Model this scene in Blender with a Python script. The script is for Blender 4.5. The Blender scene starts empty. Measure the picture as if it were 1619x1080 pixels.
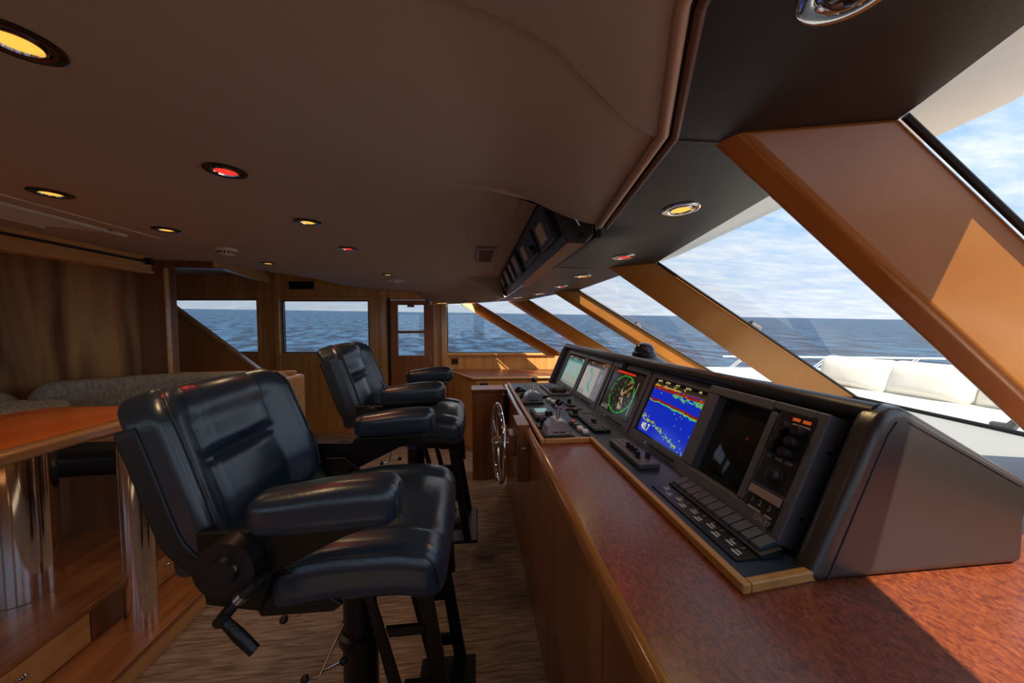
import bpy, bmesh, math, random
from mathutils import Vector, Matrix
random.seed(7)
SC = bpy.context.scene
COL = SC.collection
PI = math.pi
R = math.radians

# ------------------------------------------------------------------ camera, sky, sun, exposure
PITCH = math.atan(25/540.0)
YAW = math.atan(60/540.0*math.cos(PITCH))
F = Vector((math.sin(YAW)*math.cos(PITCH), math.cos(YAW)*math.cos(PITCH), -math.sin(PITCH)))
RT = Vector((math.cos(YAW), -math.sin(YAW), 0)); UP = RT.cross(F)
cam_d = bpy.data.cameras.new('camera'); cam = bpy.data.objects.new('camera', cam_d); COL.objects.link(cam)
cam_d.sensor_width = 36; cam_d.lens = 540/1619*36; cam_d.clip_start = 0.02; cam_d.clip_end = 9000
EYE = Vector((0, 0, 1.42))
m = Matrix((( RT.x, UP.x, -F.x, EYE.x), (RT.y, UP.y, -F.y, EYE.y), (RT.z, UP.z, -F.z, EYE.z), (0, 0, 0, 1)))
cam.matrix_world = m
SC.camera = cam
SC.view_settings.view_transform = 'Standard'; SC.view_settings.look = 'None'
SC.view_settings.exposure = 0.16; SC.view_settings.gamma = 1.0; SC.view_settings.use_curve_mapping = False

def make_world():
    w = bpy.data.worlds.new('sky'); SC.world = w; w.use_nodes = True
    nt = w.node_tree; N = nt.nodes; L = nt.links; N.clear()
    out = N.new('ShaderNodeOutputWorld'); bg = N.new('ShaderNodeBackground'); L.new(bg.outputs[0], out.inputs[0])
    tc = N.new('ShaderNodeTexCoord')
    sep = N.new('ShaderNodeSeparateXYZ'); L.new(tc.outputs['Generated'], sep.inputs[0])
    gr = N.new('ShaderNodeValToRGB'); L.new(sep.outputs[2], gr.inputs[0])
    e = gr.color_ramp.elements; e[0].position = 0.0; e[0].color = (0.74, 0.82, 1.0, 1); e[1].position = 0.75; e[1].color = (0.25, 0.45, 0.85, 1)
    k = e.new(0.25); k.color = (0.40, 0.66, 1.0, 1)
    # clouds on a flat layer: direction divided by height
    mx = N.new('ShaderNodeMath'); mx.operation = 'ADD'; mx.inputs[1].default_value = 0.12; L.new(sep.outputs[2], mx.inputs[0])
    dv = N.new('ShaderNodeVectorMath'); dv.operation = 'DIVIDE'; L.new(tc.outputs['Generated'], dv.inputs[0])
    cb = N.new('ShaderNodeCombineXYZ')
    for i in range(3): L.new(mx.outputs[0], cb.inputs[i])
    L.new(cb.outputs[0], dv.inputs[1])
    mp = N.new('ShaderNodeMapping'); mp.inputs['Scale'].default_value = (1.2, 2.6, 0.3); L.new(dv.outputs[0], mp.inputs[0])
    no = N.new('ShaderNodeTexNoise'); no.inputs['Scale'].default_value = 2.2; no.inputs['Detail'].default_value = 8; no.inputs['Roughness'].default_value = .62
    L.new(mp.outputs[0], no.inputs[0])
    cr = N.new('ShaderNodeValToRGB'); L.new(no.outputs[0], cr.inputs[0])
    cr.color_ramp.elements[0].position = .34; cr.color_ramp.elements[1].position = .72
    mix = N.new('ShaderNodeMixRGB'); L.new(cr.outputs[0], mix.inputs[0]); L.new(gr.outputs[0], mix.inputs[1]); mix.inputs[2].default_value = (1.0, 1.03, 1.06, 1)
    # brighter towards the sunny forward and starboard side of the sky
    dot = N.new('ShaderNodeVectorMath'); dot.operation = 'DOT_PRODUCT'; L.new(tc.outputs['Generated'], dot.inputs[0]); dot.inputs[1].default_value = (0.80, -0.35, 0.48)
    rg = N.new('ShaderNodeMapRange'); L.new(dot.outputs['Value'], rg.inputs[0]); rg.inputs[1].default_value = -0.6; rg.inputs[2].default_value = 0.8; rg.inputs[3].default_value = 0.64; rg.inputs[4].default_value = 1.04
    ml = N.new('ShaderNodeVectorMath'); ml.operation = 'SCALE'; L.new(mix.outputs[0], ml.inputs[0]); L.new(rg.outputs[0], ml.inputs['Scale'])
    L.new(ml.outputs[0], bg.inputs[0]); bg.inputs[1].default_value = 1.0
make_world()
sd = bpy.data.lights.new('sun', 'SUN'); sun = bpy.data.objects.new('sun', sd); COL.objects.link(sun)
sd.energy = 7.5; sd.angle = R(0.6); sd.color = (1.0, 0.84, 0.60)
sun.location = (0, -6, 12)
sun.rotation_euler = Vector((-0.05, 0.45, -0.85)).to_track_quat('-Z', 'Y').to_euler()

# ------------------------------------------------------------------ materials
def mat(name, col, rough=.5, metal=0, spec=.5, bump=None, coat=0, emis=None, estr=0):
    M = bpy.data.materials.new(name); M.use_nodes = True
    b = M.node_tree.nodes['Principled BSDF']
    b.inputs['Base Color'].default_value = (*col, 1); b.inputs['Roughness'].default_value = rough
    b.inputs['Metallic'].default_value = metal; b.inputs['Specular IOR Level'].default_value = spec
    b.inputs['Coat Weight'].default_value = coat; b.inputs['Coat Roughness'].default_value = .12
    if emis: b.inputs['Emission Color'].default_value = (*emis, 1); b.inputs['Emission Strength'].default_value = estr
    if bump: add_bump(M, *bump)
    return M
def add_bump(M, scale, strength, dist=.002, mapping=(1, 1, 1)):
    nt = M.node_tree; N = nt.nodes; L = nt.links; b = N['Principled BSDF']
    tc = N.new('ShaderNodeTexCoord'); mp = N.new('ShaderNodeMapping'); mp.inputs['Scale'].default_value = mapping
    L.new(tc.outputs['Object'], mp.inputs[0])
    n = N.new('ShaderNodeTexNoise'); n.inputs['Scale'].default_value = scale; n.inputs['Detail'].default_value = 4; L.new(mp.outputs[0], n.inputs[0])
    bp = N.new('ShaderNodeBump'); bp.inputs['Strength'].default_value = strength; bp.inputs['Distance'].default_value = dist
    L.new(n.outputs[0], bp.inputs['Height']); L.new(bp.outputs[0], b.inputs['Normal'])
def noisy(name, c1, c2, scale=3, mapping=(1, 1, 1), rough=.4, coat=0, detail=5, lo=.35, hi=.65, dist=0.0, bump=0, bdist=.002, spec=.5, noise_rough=.5):
    M = mat(name, c1, rough, coat=coat, spec=spec); nt = M.node_tree; N = nt.nodes; L = nt.links; b = N['Principled BSDF']
    tc = N.new('ShaderNodeTexCoord'); mp = N.new('ShaderNodeMapping'); mp.inputs['Scale'].default_value = mapping
    L.new(tc.outputs['Object'], mp.inputs[0])
    n = N.new('ShaderNodeTexNoise'); n.inputs['Scale'].default_value = scale; n.inputs['Detail'].default_value = detail; n.inputs['Distortion'].default_value = dist
    n.inputs['Roughness'].default_value = noise_rough
    L.new(mp.outputs[0], n.inputs[0])
    r = N.new('ShaderNodeValToRGB'); L.new(n.outputs[0], r.inputs[0])
    r.color_ramp.elements[0].position = lo; r.color_ramp.elements[0].color = (*c1, 1)
    r.color_ramp.elements[1].position = hi; r.color_ramp.elements[1].color = (*c2, 1)
    L.new(r.outputs[0], b.inputs['Base Color'])
    if bump:
        bp = N.new('ShaderNodeBump'); bp.inputs['Strength'].default_value = bump; bp.inputs['Distance'].default_value = bdist
        L.new(n.outputs[0], bp.inputs['Height']); L.new(bp.outputs[0], b.inputs['Normal'])
    return M
def glass_mat(name, tint=(.93, .97, .98), refl=(.9, .95, 1)):
    M = bpy.data.materials.new(name); M.use_nodes = True; nt = M.node_tree; N = nt.nodes; L = nt.links; N.clear()
    o = N.new('ShaderNodeOutputMaterial'); mx = N.new('ShaderNodeMixShader'); t = N.new('ShaderNodeBsdfTransparent'); g = N.new('ShaderNodeBsdfGlossy')
    lw = N.new('ShaderNodeLayerWeight'); lw.inputs[0].default_value = .5; pw_ = N.new('ShaderNodeMath'); pw_.operation = 'POWER'; L.new(lw.outputs['Facing'], pw_.inputs[0]); pw_.inputs[1].default_value = 5
    fr = N.new('ShaderNodeMath'); fr.operation = 'MULTIPLY_ADD'; L.new(pw_.outputs[0], fr.inputs[0]); fr.inputs[1].default_value = .85; fr.inputs[2].default_value = .05
    t.inputs[0].default_value = (*tint, 1); g.inputs[0].default_value = (*refl, 1); g.inputs['Roughness'].default_value = .01
    L.new(fr.outputs[0], mx.inputs[0]); L.new(t.outputs[0], mx.inputs[1]); L.new(g.outputs[0], mx.inputs[2]); L.new(mx.outputs[0], o.inputs[0])
    return M
W_A, W_B = (.66, .33, .10), (.82, .46, .165)
WZ = noisy('honey_wood_upright', W_A, W_B, 2.2, (9, 9, .5), .32, coat=.25)
WX = noisy('honey_wood_fore_aft', W_A, W_B, 2.2, (.5, 9, 9), .32, coat=.25)
WY = noisy('honey_wood_athwart', W_A, W_B, 2.2, (9, .5, 9), .32, coat=.25)
WLX = noisy('pale_edge_wood', (.62, .34, .13), (.72, .42, .18), 2.2, (.5, 9, 9), .25, coat=.5)
WDZ = noisy('dark_wood_upright', (.20, .075, .028), (.30, .12, .045), 2.2, (9, 9, .5), .38, coat=.2)
WPANEL = noisy('figured_veneer', (.16, .065, .018), (.62, .33, .12), 1.5, (3.6, 3.6, .40), .45, coat=.0, dist=.9, spec=.25)
WCAB = noisy('console_wood', (.20, .080, .030), (.29, .125, .048), 2.0, (8, 8, .6), .35, coat=.2)
WFLOOR = noisy('teak_step_boards', (.33, .13, .045), (.52, .23, .085), 2.0, (9, .7, 9), .28, coat=.35)
WDOOR = noisy('door_wood', (.33, .12, .04), (.42, .165, .06), 2.0, (8, 8, .6), .4)
WTABLE = noisy('glossy_cherry_veneer', (.66, .13, .015), (.85, .21, .025), 2.0, (1.5, .7, 4), .22, coat=.4)
WRIM = noisy('table_rim_wood', (.42, .22, .10), (.55, .31, .15), 2.0, (6, .6, 6), .2, coat=.6)
MULL = noisy('varnished_mullion_wood', (.50, .19, .035), (.60, .25, .055), 1.5, (2, 2, 2), .3, coat=.5)
BULL = noisy('varnished_bullnose', (.36, .15, .035), (.50, .23, .06), 2.0, (12, .5, 12), .15, coat=1)
CEIL = mat('cream_headliner', (.52, .43, .35), .75, bump=(260, .12))
CEIL2 = mat('taupe_headliner_panel', (.44, .37, .31), .7, bump=(260, .12))
SOFF = mat('black_soffit_vinyl', (.032, .028, .029), .42, bump=(300, .2))
TRIMW = noisy('desk_edge_wood', (.42, .20, .05), (.56, .29, .08), 2.0, (9, .6, 9), .35, coat=.15)
VINYL = mat('black_console_vinyl', (.022, .022, .025), .33, bump=(420, .35, .0015))
VINYLS = mat('black_end_vinyl', (.035, .030, .03), .30, bump=(420, .12, .0008), spec=1.0)
LEATH = mat('navy_leather', (.016, .034, .058), .30, bump=(120, .2, .002), spec=.95)
LEATH_AND_SHADE = mat('black_leather_and_seat_shade', (.014, .016, .021), .42, bump=(120, .22, .002))  # chair shells, and the painted shade of the settee seat
PIPE = mat('dark_piping', (.03, .035, .045), .35)
BLACK = mat('black_powder_coat', (.004, .004, .005), .3, bump=(180, .6, .002))
BLKP = mat('black_plastic', (.011, .012, .015), .4)
GREYP = mat('grey_plastic', (.10, .105, .13), .4)
GREYP2 = mat('mid_grey_plastic', (.16, .16, .18), .45)
BLUED = mat('blue_black_laminate', (.010, .026, .05), .38)
CHROME = mat('chrome', (.80, .80, .82), .08, metal=1)
STEEL = mat('brushed_steel', (.50, .49, .50), .28, metal=1)
DCHROME = mat('dark_chrome', (.10, .09, .09), .12, metal=1)
WHITE = mat('white_plastic', (.75, .74, .70), .4)
CREAMP = mat('cream_plastic', (.78, .72, .60), .45)
GELC = mat('white_gelcoat', (.85, .86, .85), .3)
PADW = mat('white_sunpad_vinyl', (.70, .69, .64), .5)
DASHG = mat('grey_dash_vinyl', (.30, .32, .34), .5, bump=(200, .3))
GASK = mat('black_gasket', (.006, .006, .007), .5)
BURL = noisy('red_burl_laminate', (.11, .022, .014), (.29, .075, .026), 120, (1, .55, 1), .30, coat=.08, detail=6, dist=1.2, lo=.35, hi=.68)
CARPET = noisy('beige_ribbed_carpet', (.20, .145, .11), (.46, .36, .29), 9, (.8, 9, 1), .95, detail=6, dist=.6, bump=.6, bdist=.006, spec=.1)
LINEN = noisy('grey_linen', (.26, .235, .205), (.40, .37, .33), 60, (1, 1, .4), .9, bump=.4, spec=.1)
GLASS = glass_mat('window_glass')
GLASSW = glass_mat('windscreen_glass', (.95, .98, .99))
AMBER = mat('amber_lamp_glass', (.6, .35, .05), .3, emis=(1.0, .50, .07), estr=1.1)
REDL = mat('red_lamp_glass', (.5, .02, .02), .3, emis=(1.0, .03, .02), estr=1.1)
SCR_OFF = mat('dark_crt_glass', (.012, .013, .014), .06)
LCD = mat('pale_lcd', (.1, .2, .2), .3, emis=(.18, .36, .38), estr=.6)
KNIT = noisy('cream_knit', (.30, .28, .25), (.62, .59, .54), 90, (1, 1, 1), .95, bump=1.0, bdist=.01, spec=.1)
ORANGE = mat('orange_button', (.7, .12, .02), .4, emis=(.9, .15, .03), estr=.25)
TXT = mat('pale_lettering', (.45, .45, .43), .6)

# ------------------------------------------------------------------ mesh helpers
def p_box(x0, x1, y0, y1, z0, z1):
    V = [(x, y, z) for x in (x0, x1) for y in (y0, y1) for z in (z0, z1)]
    return V, [(0, 1, 3, 2), (4, 6, 7, 5), (0, 4, 5, 1), (2, 3, 7, 6), (0, 2, 6, 4), (1, 5, 7, 3)]
def frame_of(d):
    d = Vector(d).normalized(); a = Vector((0, 0, 1)) if abs(d.z) < .9 else Vector((1, 0, 0))
    u = d.cross(a).normalized(); return u, d.cross(u)
def p_cyl(a, b, r0, r1=None, n=20, cap=True):
    r1 = r0 if r1 is None else r1; a = Vector(a); b = Vector(b); u, v = frame_of(b-a); V = []; Fc = []
    for c, r in ((a, r0), (b, r1)):
        for i in range(n):
            t = 2*PI*i/n; V.append(tuple(c+u*r*math.cos(t)+v*r*math.sin(t)))
    for i in range(n): Fc.append((i, (i+1) % n, n+(i+1) % n, n+i))
    if cap: Fc += [tuple(range(n))[::-1], tuple(range(n, 2*n))]
    return V, Fc
def p_tube(pts, r, n=10, closed=False):
    pts = [Vector(p) for p in pts]; V = []; Fc = []; m_ = len(pts); pu = None
    for i, p in enumerate(pts):
        a = pts[(i-1) % m_] if (closed or i > 0) else p; b = pts[(i+1) % m_] if (closed or i < m_-1) else p
        d = (b-a).normalized()
        if pu is None: u, v = frame_of(d)
        else: u = (pu-d*pu.dot(d)).normalized(); v = d.cross(u)
        pu = u; rr = r[i] if isinstance(r, (list, tuple)) else r
        for k in range(n):
            t = 2*PI*k/n; V.append(tuple(p+u*rr*math.cos(t)+v*rr*math.sin(t)))
    for i in range(m_ if closed else m_-1):
        for k in range(n):
            a0 = i*n; b0 = ((i+1) % m_)*n; Fc.append((a0+k, a0+(k+1) % n, b0+(k+1) % n, b0+k))
    if not closed: Fc += [tuple(range(n))[::-1], tuple(range((m_-1)*n, m_*n))]
    return V, Fc
def p_lathe(prof, n=32):
    """profile (r,z) about the z axis"""
    V = []; Fc = []
    for r, z in prof:
        for i in range(n):
            t = 2*PI*i/n; V.append((r*math.cos(t), r*math.sin(t), z))
    for j in range(len(prof)-1):
        for i in range(n): Fc.append((j*n+i, j*n+(i+1) % n, (j+1)*n+(i+1) % n, (j+1)*n+i))
    if prof[0][0] > 1e-6: Fc.append(tuple(range(n))[::-1])
    if prof[-1][0] > 1e-6: Fc.append(tuple(range((len(prof)-1)*n, len(prof)*n)))
    return V, Fc
def p_prism(poly, a0, a1, axis='Y'):
    """poly in the other two axes (X,Z for Y; X,Y for Z; Y,Z for X)"""
    def mk(p, a): return {'Y': (p[0], a, p[1]), 'Z': (p[0], p[1], a), 'X': (a, p[0], p[1])}[axis]
    n = len(poly); V = [mk(p, a0) for p in poly]+[mk(p, a1) for p in poly]
    return V, [(i, (i+1) % n, n+(i+1) % n, n+i) for i in range(n)]+[tuple(range(n))[::-1], tuple(range(n, 2*n))]
def p_grid(nu, nv, fn):
    V = [fn(i/nu, j/nv) for j in range(nv+1) for i in range(nu+1)]
    return V, [(j*(nu+1)+i, j*(nu+1)+i+1, (j+1)*(nu+1)+i+1, (j+1)*(nu+1)+i) for j in range(nv) for i in range(nu)]
def p_rbox(hx, hy, hz, r, n=14, fn=None):
    """round-edged block of half sizes hx,hy,hz, dense enough to be shaped"""
    V = []; Fc = []
    for ax in range(3):
        for s in (-1, 1):
            b0 = len(V)
            for j in range(n+1):
                for i in range(n+1):
                    a = math.sin((i/n-.5)*PI)*.5+ (i/n-.5); b = math.sin((j/n-.5)*PI)*.5+(j/n-.5)
                    c = [0, 0, 0]; c[ax] = s; c[(ax+1) % 3] = a; c[(ax+2) % 3] = b
                    p = Vector((c[0]*hx, c[1]*hy, c[2]*hz)); q = Vector([max(-(h-r), min(h-r, v)) for v, h in zip(p, (hx, hy, hz))])
                    d = p-q; p = q+d.normalized()*r if d.length > 1e-9 else p
                    V.append(tuple(p))
            for j in range(n):
                for i in range(n):
                    f = (b0+j*(n+1)+i, b0+j*(n+1)+i+1, b0+(j+1)*(n+1)+i+1, b0+(j+1)*(n+1)+i)
                    Fc.append(f if s > 0 else f[::-1])
    if fn: V = [tuple(fn(*p)) for p in V]
    return V, Fc
def sphere(c, r, n=16, sz=1):
    prof = [(r*math.sin(PI*k/n), -r*math.cos(PI*k/n)*sz) for k in range(n+1)]; prof[0] = (0, prof[0][1]); prof[-1] = (0, prof[-1][1])
    V, Fc = p_lathe(prof, n*2); return [(x+c[0], y+c[1], z+c[2]) for x, y, z in V], Fc
class MB:
    def __init__(s, *prims): s.V = []; s.F = []; [s.add(p) for p in prims]
    def add(s, prim, fn=None):
        V, Fc = prim; b = len(s.V); s.V += [tuple(fn(*v)) if fn else tuple(v) for v in V]; s.F += [tuple(b+i for i in f) for f in Fc]; return s
def wloc(o):
    v = Vector((0, 0, 0))
    while o: v += Vector(o.location); o = o.parent
    return v
def obj(name, mb, material, parent=None, bevel=0, seg=2, smooth=None, kind=None, label=None, merge=True):
    me = bpy.data.meshes.new(name); off = wloc(parent) if parent else Vector((0, 0, 0))
    me.from_pydata([tuple(Vector(v)-off) for v in mb.V], [], mb.F)
    bm = bmesh.new(); bm.from_mesh(me)
    if merge: bmesh.ops.remove_doubles(bm, verts=bm.verts, dist=1e-5)
    bmesh.ops.recalc_face_normals(bm, faces=bm.faces); bm.to_mesh(me); bm.free()
    me.materials.append(material)
    o = bpy.data.objects.new(name, me); COL.objects.link(o)
    if parent: o.parent = parent
    if bevel:
        b = o.modifiers.new('bevel', 'BEVEL'); b.width = bevel; b.segments = seg; b.limit_method = 'ANGLE'; b.angle_limit = R(35); b.harden_normals = True
        for p in me.polygons: p.use_smooth = True
        me.set_sharp_from_angle(angle=R(35))
    elif smooth is not None:
        for p in me.polygons: p.use_smooth = True
        me.set_sharp_from_angle(angle=R(smooth))
    if kind: o['kind'] = kind
    if label: o['label'] = label
    return o
def thing(name, label, cat, loc=(0, 0, 0), group=None):
    o = bpy.data.objects.new(name, None); COL.objects.link(o); o.location = loc; o.empty_display_size = .05
    o['label'] = label; o['category'] = cat
    if group: o['group'] = group
    return o
def tag(o, label, cat, group=None, kind=None):
    o['label'] = label; o['category'] = cat
    if group: o['group'] = group
    if kind: o['kind'] = kind
    return o
def struct(name, mb, material, **k): return obj(name, mb, material, kind='structure', **k)
def kids(o): return [c for c in bpy.data.objects if c.parent == o]
def copy_tree(o, parent=None):
    c = o.copy(); COL.objects.link(c)
    c.parent = parent
    for ch in kids(o): copy_tree(ch, c)
    return c
def text_mesh(body, size, fn, name, material, parent, align='CENTER', depth=0.0006, sx=1.0):
    cu = bpy.data.curves.new(name, 'FONT'); cu.body = body; cu.size = size; cu.align_x = align; cu.align_y = 'CENTER'; cu.extrude = 0; cu.resolution_u = 2
    t = bpy.data.objects.new('tmp', cu); COL.objects.link(t)
    dg = bpy.context.evaluated_depsgraph_get(); me = bpy.data.meshes.new_from_object(t.evaluated_get(dg)); bpy.data.objects.remove(t)
    off = wloc(parent)
    for v in me.vertices: v.co = Vector(fn(v.co.x*sx, v.co.y))-off
    me.name = name; me.materials.clear(); me.materials.append(material)
    o = bpy.data.objects.new(name, me); COL.objects.link(o); o.parent = parent; return o
def smooth01(t): t = max(0, min(1, t)); return t*t*(3-2*t)
def lerp_tab(x, T):
    if x <= T[0][0]: return T[0][1]
    for (a, u), (b, v) in zip(T, T[1:]):
        if x <= b: return u+(v-u)*(x-a)/(b-a)
    return T[-1][1]

# ------------------------------------------------------------------ room shell
def PW(x, d, z): return (x, 4.5-.112*(x+.1)+d, z)          # the port wall line: d outward
def pw(*boxes):
    b = MB()
    for x0, x1, d0, d1, z0, z1 in boxes: b.add(p_box(x0, x1, d0, d1, z0, z1), PW)
    return b
struct('floor', MB(p_box(-5.2, 1.9, -1.5, 5.2, -.05, 0)), CARPET)
struct('wall_port', pw((-5.2, -3.91, 0, .06, 0, 2.25), (-3.91, -2.77, 0, .06, 0, 1.065), (-3.91, -2.77, 0, .06, 1.765, 2.25), (-2.77, -2.49, 0, .06, 0, 2.25),
    (-2.49, -1.36, 0, .06, 0, 1.062), (-2.49, -1.36, 0, .06, 1.752, 2.25), (-1.36, -1.12, 0, .06, 0, 2.25), (-1.12, -.52, 0, .06, 1.755, 2.25),
    (-.52, -.352, 0, .06, 0, 2.25), (-.352, 1.15, 0, .06, 0, 1.062), (-.352, -.02, 0, .06, 1.712, 2.0)), WZ)
struct('wall_aft', MB(p_box(-5.2, -5.1, -1.5, 5.2, 0, 2.2)), WZ)
sb = MB()
for x0, x1, z0, z1 in ((-5.2, 1.7, 0, 1.05), (-5.2, .1, 1.76, 2.2), (-5.2, -4.6, 1.05, 1.76), (-3.0, -2.7, 1.05, 1.76), (-1.3, -1.0, 1.05, 1.76), (.0, .12, 1.05, 1.8)):
    sb.add(p_box(x0, x1, -1.26, -1.2, z0, z1))
struct('wall_starboard', sb, WZ)
# trims on the port wall
struct('trim_1', pw((-2.56, -2.50, -.05, 0, 0, 2.1)), WLX, bevel=.006)
struct('trim_2', pw((-2.80, -2.75, -.03, 0, 0, 2.1)), WZ, bevel=.005)
struct('trim_3', pw((-1.33, -1.29, -.02, 0, 0, 2.0)), WZ, bevel=.005)
struct('trim_4', pw((-1.20, -1.135, -.05, 0, 0, 2.0)), WLX, bevel=.006)
struct('trim_5', pw((-.42, -.355, -.05, 0, 0, 1.9)), WLX, bevel=.006)
struct('trim_6', pw((-2.50, -1.33, -.025, 0, 1.035, 1.062)), WY, bevel=.005)
struct('trim_7', pw((-2.50, -1.33, -.02, 0, 1.752, 1.785)), WX, bevel=.005)
struct('trim_8', pw((-.35, 1.05, -.02, 0, 1.03, 1.062)), WX, bevel=.005)
struct('trim_9', pw((-1.12, -1.085, -.012, 0, 0.0, 1.78)), GASK)
struct('baseboard_port', pw((-2.75, -1.14, -.012, 0, 0, .05)), WX)
def window(n, x0, x1, z0, z1):
    w = struct('window_%d' % n, pw((x0, x1, .03, .036, z0, z1)), GLASS)
    fr = MB()
    for a in ((x0, x0+.012, .0, .058, z0, z1), (x1-.012, x1, .0, .058, z0, z1), (x0+.012, x1-.012, 0, .058, z0, z0+.012), (x0+.012, x1-.012, 0, .058, z1-.012, z1)): fr.add(p_box(*a), PW)
    obj('window_frame', fr, GASK, w)
window(1, -3.905, -2.772, 1.067, 1.763)
window(2, -2.488, -1.362, 1.064, 1.750)
# triangular side window against the raked corner post
w3 = MB(p_prism([(-.35, 1.064), (1.14, 1.064), (-.02, 1.71), (-.35, 1.71)], .03, .036), )
w3.V = [PW(x, d, z) for x, d, z in w3.V]
w3 = struct('window_3', w3, GLASS)
obj('window_frame', pw((-.35, 1.1, 0, .05, 1.064, 1.072), (-.35, -.342, 0, .05, 1.072, 1.71)), GASK, w3)
for n, (x0, x1) in enumerate(((-4.6, -3.0), (-2.7, -1.3), (-1.0, 0.0))):
    struct('window_%d' % (n+4), MB(p_box(x0, x1, -1.235, -1.23, 1.05, 1.76)), GLASS)
# door with two panes
d1 = struct('door_1', pw((-1.085, -.99, .0, .04, .02, 1.75), (-.65, -.525, .0, .04, .02, 1.75), (-.99, -.65, .0, .04, .02, 1.03), (-.99, -.65, .0, .04, 1.69, 1.75), (-.99, -.65, .0, .04, 1.32, 1.355)), WDOOR)
obj('door_pane', pw((-.99, -.65, .015, .02, 1.03, 1.32)), GLASS, d1)
obj('door_pane', pw((-.99, -.65, .015, .02, 1.355, 1.69)), GLASS, d1)
obj('door_latch', pw((-.86, -.77, -.012, 0, 1.66, 1.70)), WDZ, d1)
obj('door_closer', pw((-.57, -.535, -.035, 0, 1.69, 1.745)), STEEL, d1)
obj('door_handle', MB(p_tube([PW(-.56, -.005, .93), PW(-.56, -.05, .93), PW(-.56, -.05, 1.03)], .008)), STEEL, d1, smooth=40)
obj('hinge', pw((-1.115, -1.09, -.03, -.013, 1.5, 1.6)), BLKP, d1)

# header / sill curves of the windscreen: glass edge on each mullion (near side), top and bottom
HDR = [('E', (.03, 4.25, 1.70), (1.05, 3.98, 1.08)), ('D', (.58, 3.67, 1.70), (1.45, 3.08, 1.08)), ('C', (.88, 2.83, 1.72), (1.70, 2.25, 1.08)),
       ('B', (.95, 1.71, 1.75), (1.80, 1.42, 1.08)), ('A', (.82, .59, 1.82), (1.66, .50, 1.08)), ('G', (.52, -.30, 1.90), (1.42, -.38, 1.08)), ('H', (.03, -1.15, 1.76), (.95, -1.05, 1.05))]
SZ = [(-1.2, 1.80), (0, 1.86), (.4, 1.85), (.6, 1.82), (.93, 1.79), (1.71, 1.75), (2.8, 1.72), (3.7, 1.70), (4.6, 1.70)]
INN = [(-1.3, .0, 1.86), (-.5, .12, 1.87), (.0, .20, 1.87), (.454, .287, 1.858), (.682, .393, 1.815), (1.20, .452, 1.779), (1.27, .425, 1.752), (2.02, .385, 1.738), (2.7, .345, 1.712), (3.4, .315, 1.702), (3.9, .21, 1.700), (4.2, -.02, 1.700), (4.42, -.34, 1.702), (4.56, -.5, 1.705)]
def inner(y):
    return (lerp_tab(y, [(a, b) for a, b, c in INN]), y, lerp_tab(y, [(a, c) for a, b, c in INN]))
HP = [(y, x) for _, (x, y, z), _ in reversed(HDR)]
def header_x(y):
    return lerp_tab(y, [(-1.3, -.1)]+HP+[(4.45, -.25), (4.6, -.5)])
HZ = [(y, z) for _, (x, y, z), _ in reversed(HDR)]
def soffit_pt(u, v):
    y = -1.25+v*(4.56+1.25); a = Vector(inner(y)); b = Vector((max(header_x(y), a.x+.02), y, lerp_tab(y, HZ)))
    p = a.lerp(b, u*1.0); return tuple(p)
def soffit_z(x, y):
    a = inner(y); hx = header_x(y); t = (x-a[0])/max(1e-3, hx-a[0]); return a[2]+(lerp_tab(y, HZ)-a[2])*t
struct('ceiling_soffit', MB(p_grid(8, 116, soffit_pt)), SOFF, smooth=60)
bpy.data.objects['ceiling_soffit'].name = 'ceiling_forward'
# outer fascia above the glass so that no light leaks over it
fas = MB()
for (_, a, _a), (_, b, _b) in zip(HDR, HDR[1:]):
    fas.add(([a, b, (b[0], b[1], b[2]+.3), (a[0], a[1], a[2]+.3)], [(0, 1, 2, 3)]))
struct('trim_10', fas, GELC)
vis = MB(); VW = [(-1.2, .22), (.6, .21), (1.7, .10), (2.9, .008), (4.3, .004)]
for (_, a, _a), (_, b, _b) in zip(HDR, HDR[1:]):
    wa, wb_ = lerp_tab(a[1], VW), lerp_tab(b[1], VW)
    vis.add(([(a[0], a[1], a[2]+.012), (b[0], b[1], b[2]+.012), (b[0]+wb_, b[1]-.02, b[2]+.03), (a[0]+wa, a[1]-.02, a[2]+.03), (a[0], a[1], a[2]+.05), (b[0], b[1], b[2]+.05), (b[0]+wb_, b[1]-.02, b[2]+.05), (a[0]+wa, a[1]-.02, a[2]+.05)],
        [(0, 1, 2, 3), (4, 7, 6, 5), (3, 2, 6, 7), (0, 3, 7, 4), (1, 5, 6, 2)]))
struct('trim_18', vis, GELC)
# headliner
def edge_x(y):
    if 1.205 < y < 3.45: return .25
    return inner(y)[0]
def ceil_z(x, y):
    ez = inner(y)[2]+.006; ex = inner(y)[0]
    z = 1.90
    if y <= 1.205 or y >= 3.45 or x < .05:
        if not (1.205 < y < 3.45): z = 1.90-(1.90-ez)*smooth01((x-(ex-.42))/.42)
    w = smooth01((y-3.8)/.65)
    t = lerp_tab(x, [(-1.4, 1.895), (-.9, 1.86), (-.4, 1.835), (-.25, 1.79), (-.05, 1.715), (.3, 1.705)])
    z = z*(1-w)+min(z, t)*w
    z += .15*smooth01((-1.35-x)/.9)*smooth01((y-3.0)/1.7)+.04*smooth01((-1.8-x)/.3)*smooth01((y-2.75)/.3)
    return z
CY = [-1.25+.0625*i for i in range(39)]
CY = sorted(set([round(y, 4) for y in CY if y < 1.19]+[1.205]+[1.206]+[1.25+.1*i for i in range(22)]+[3.449, 3.451]+[3.5+.05*i for i in range(37)]))
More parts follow.
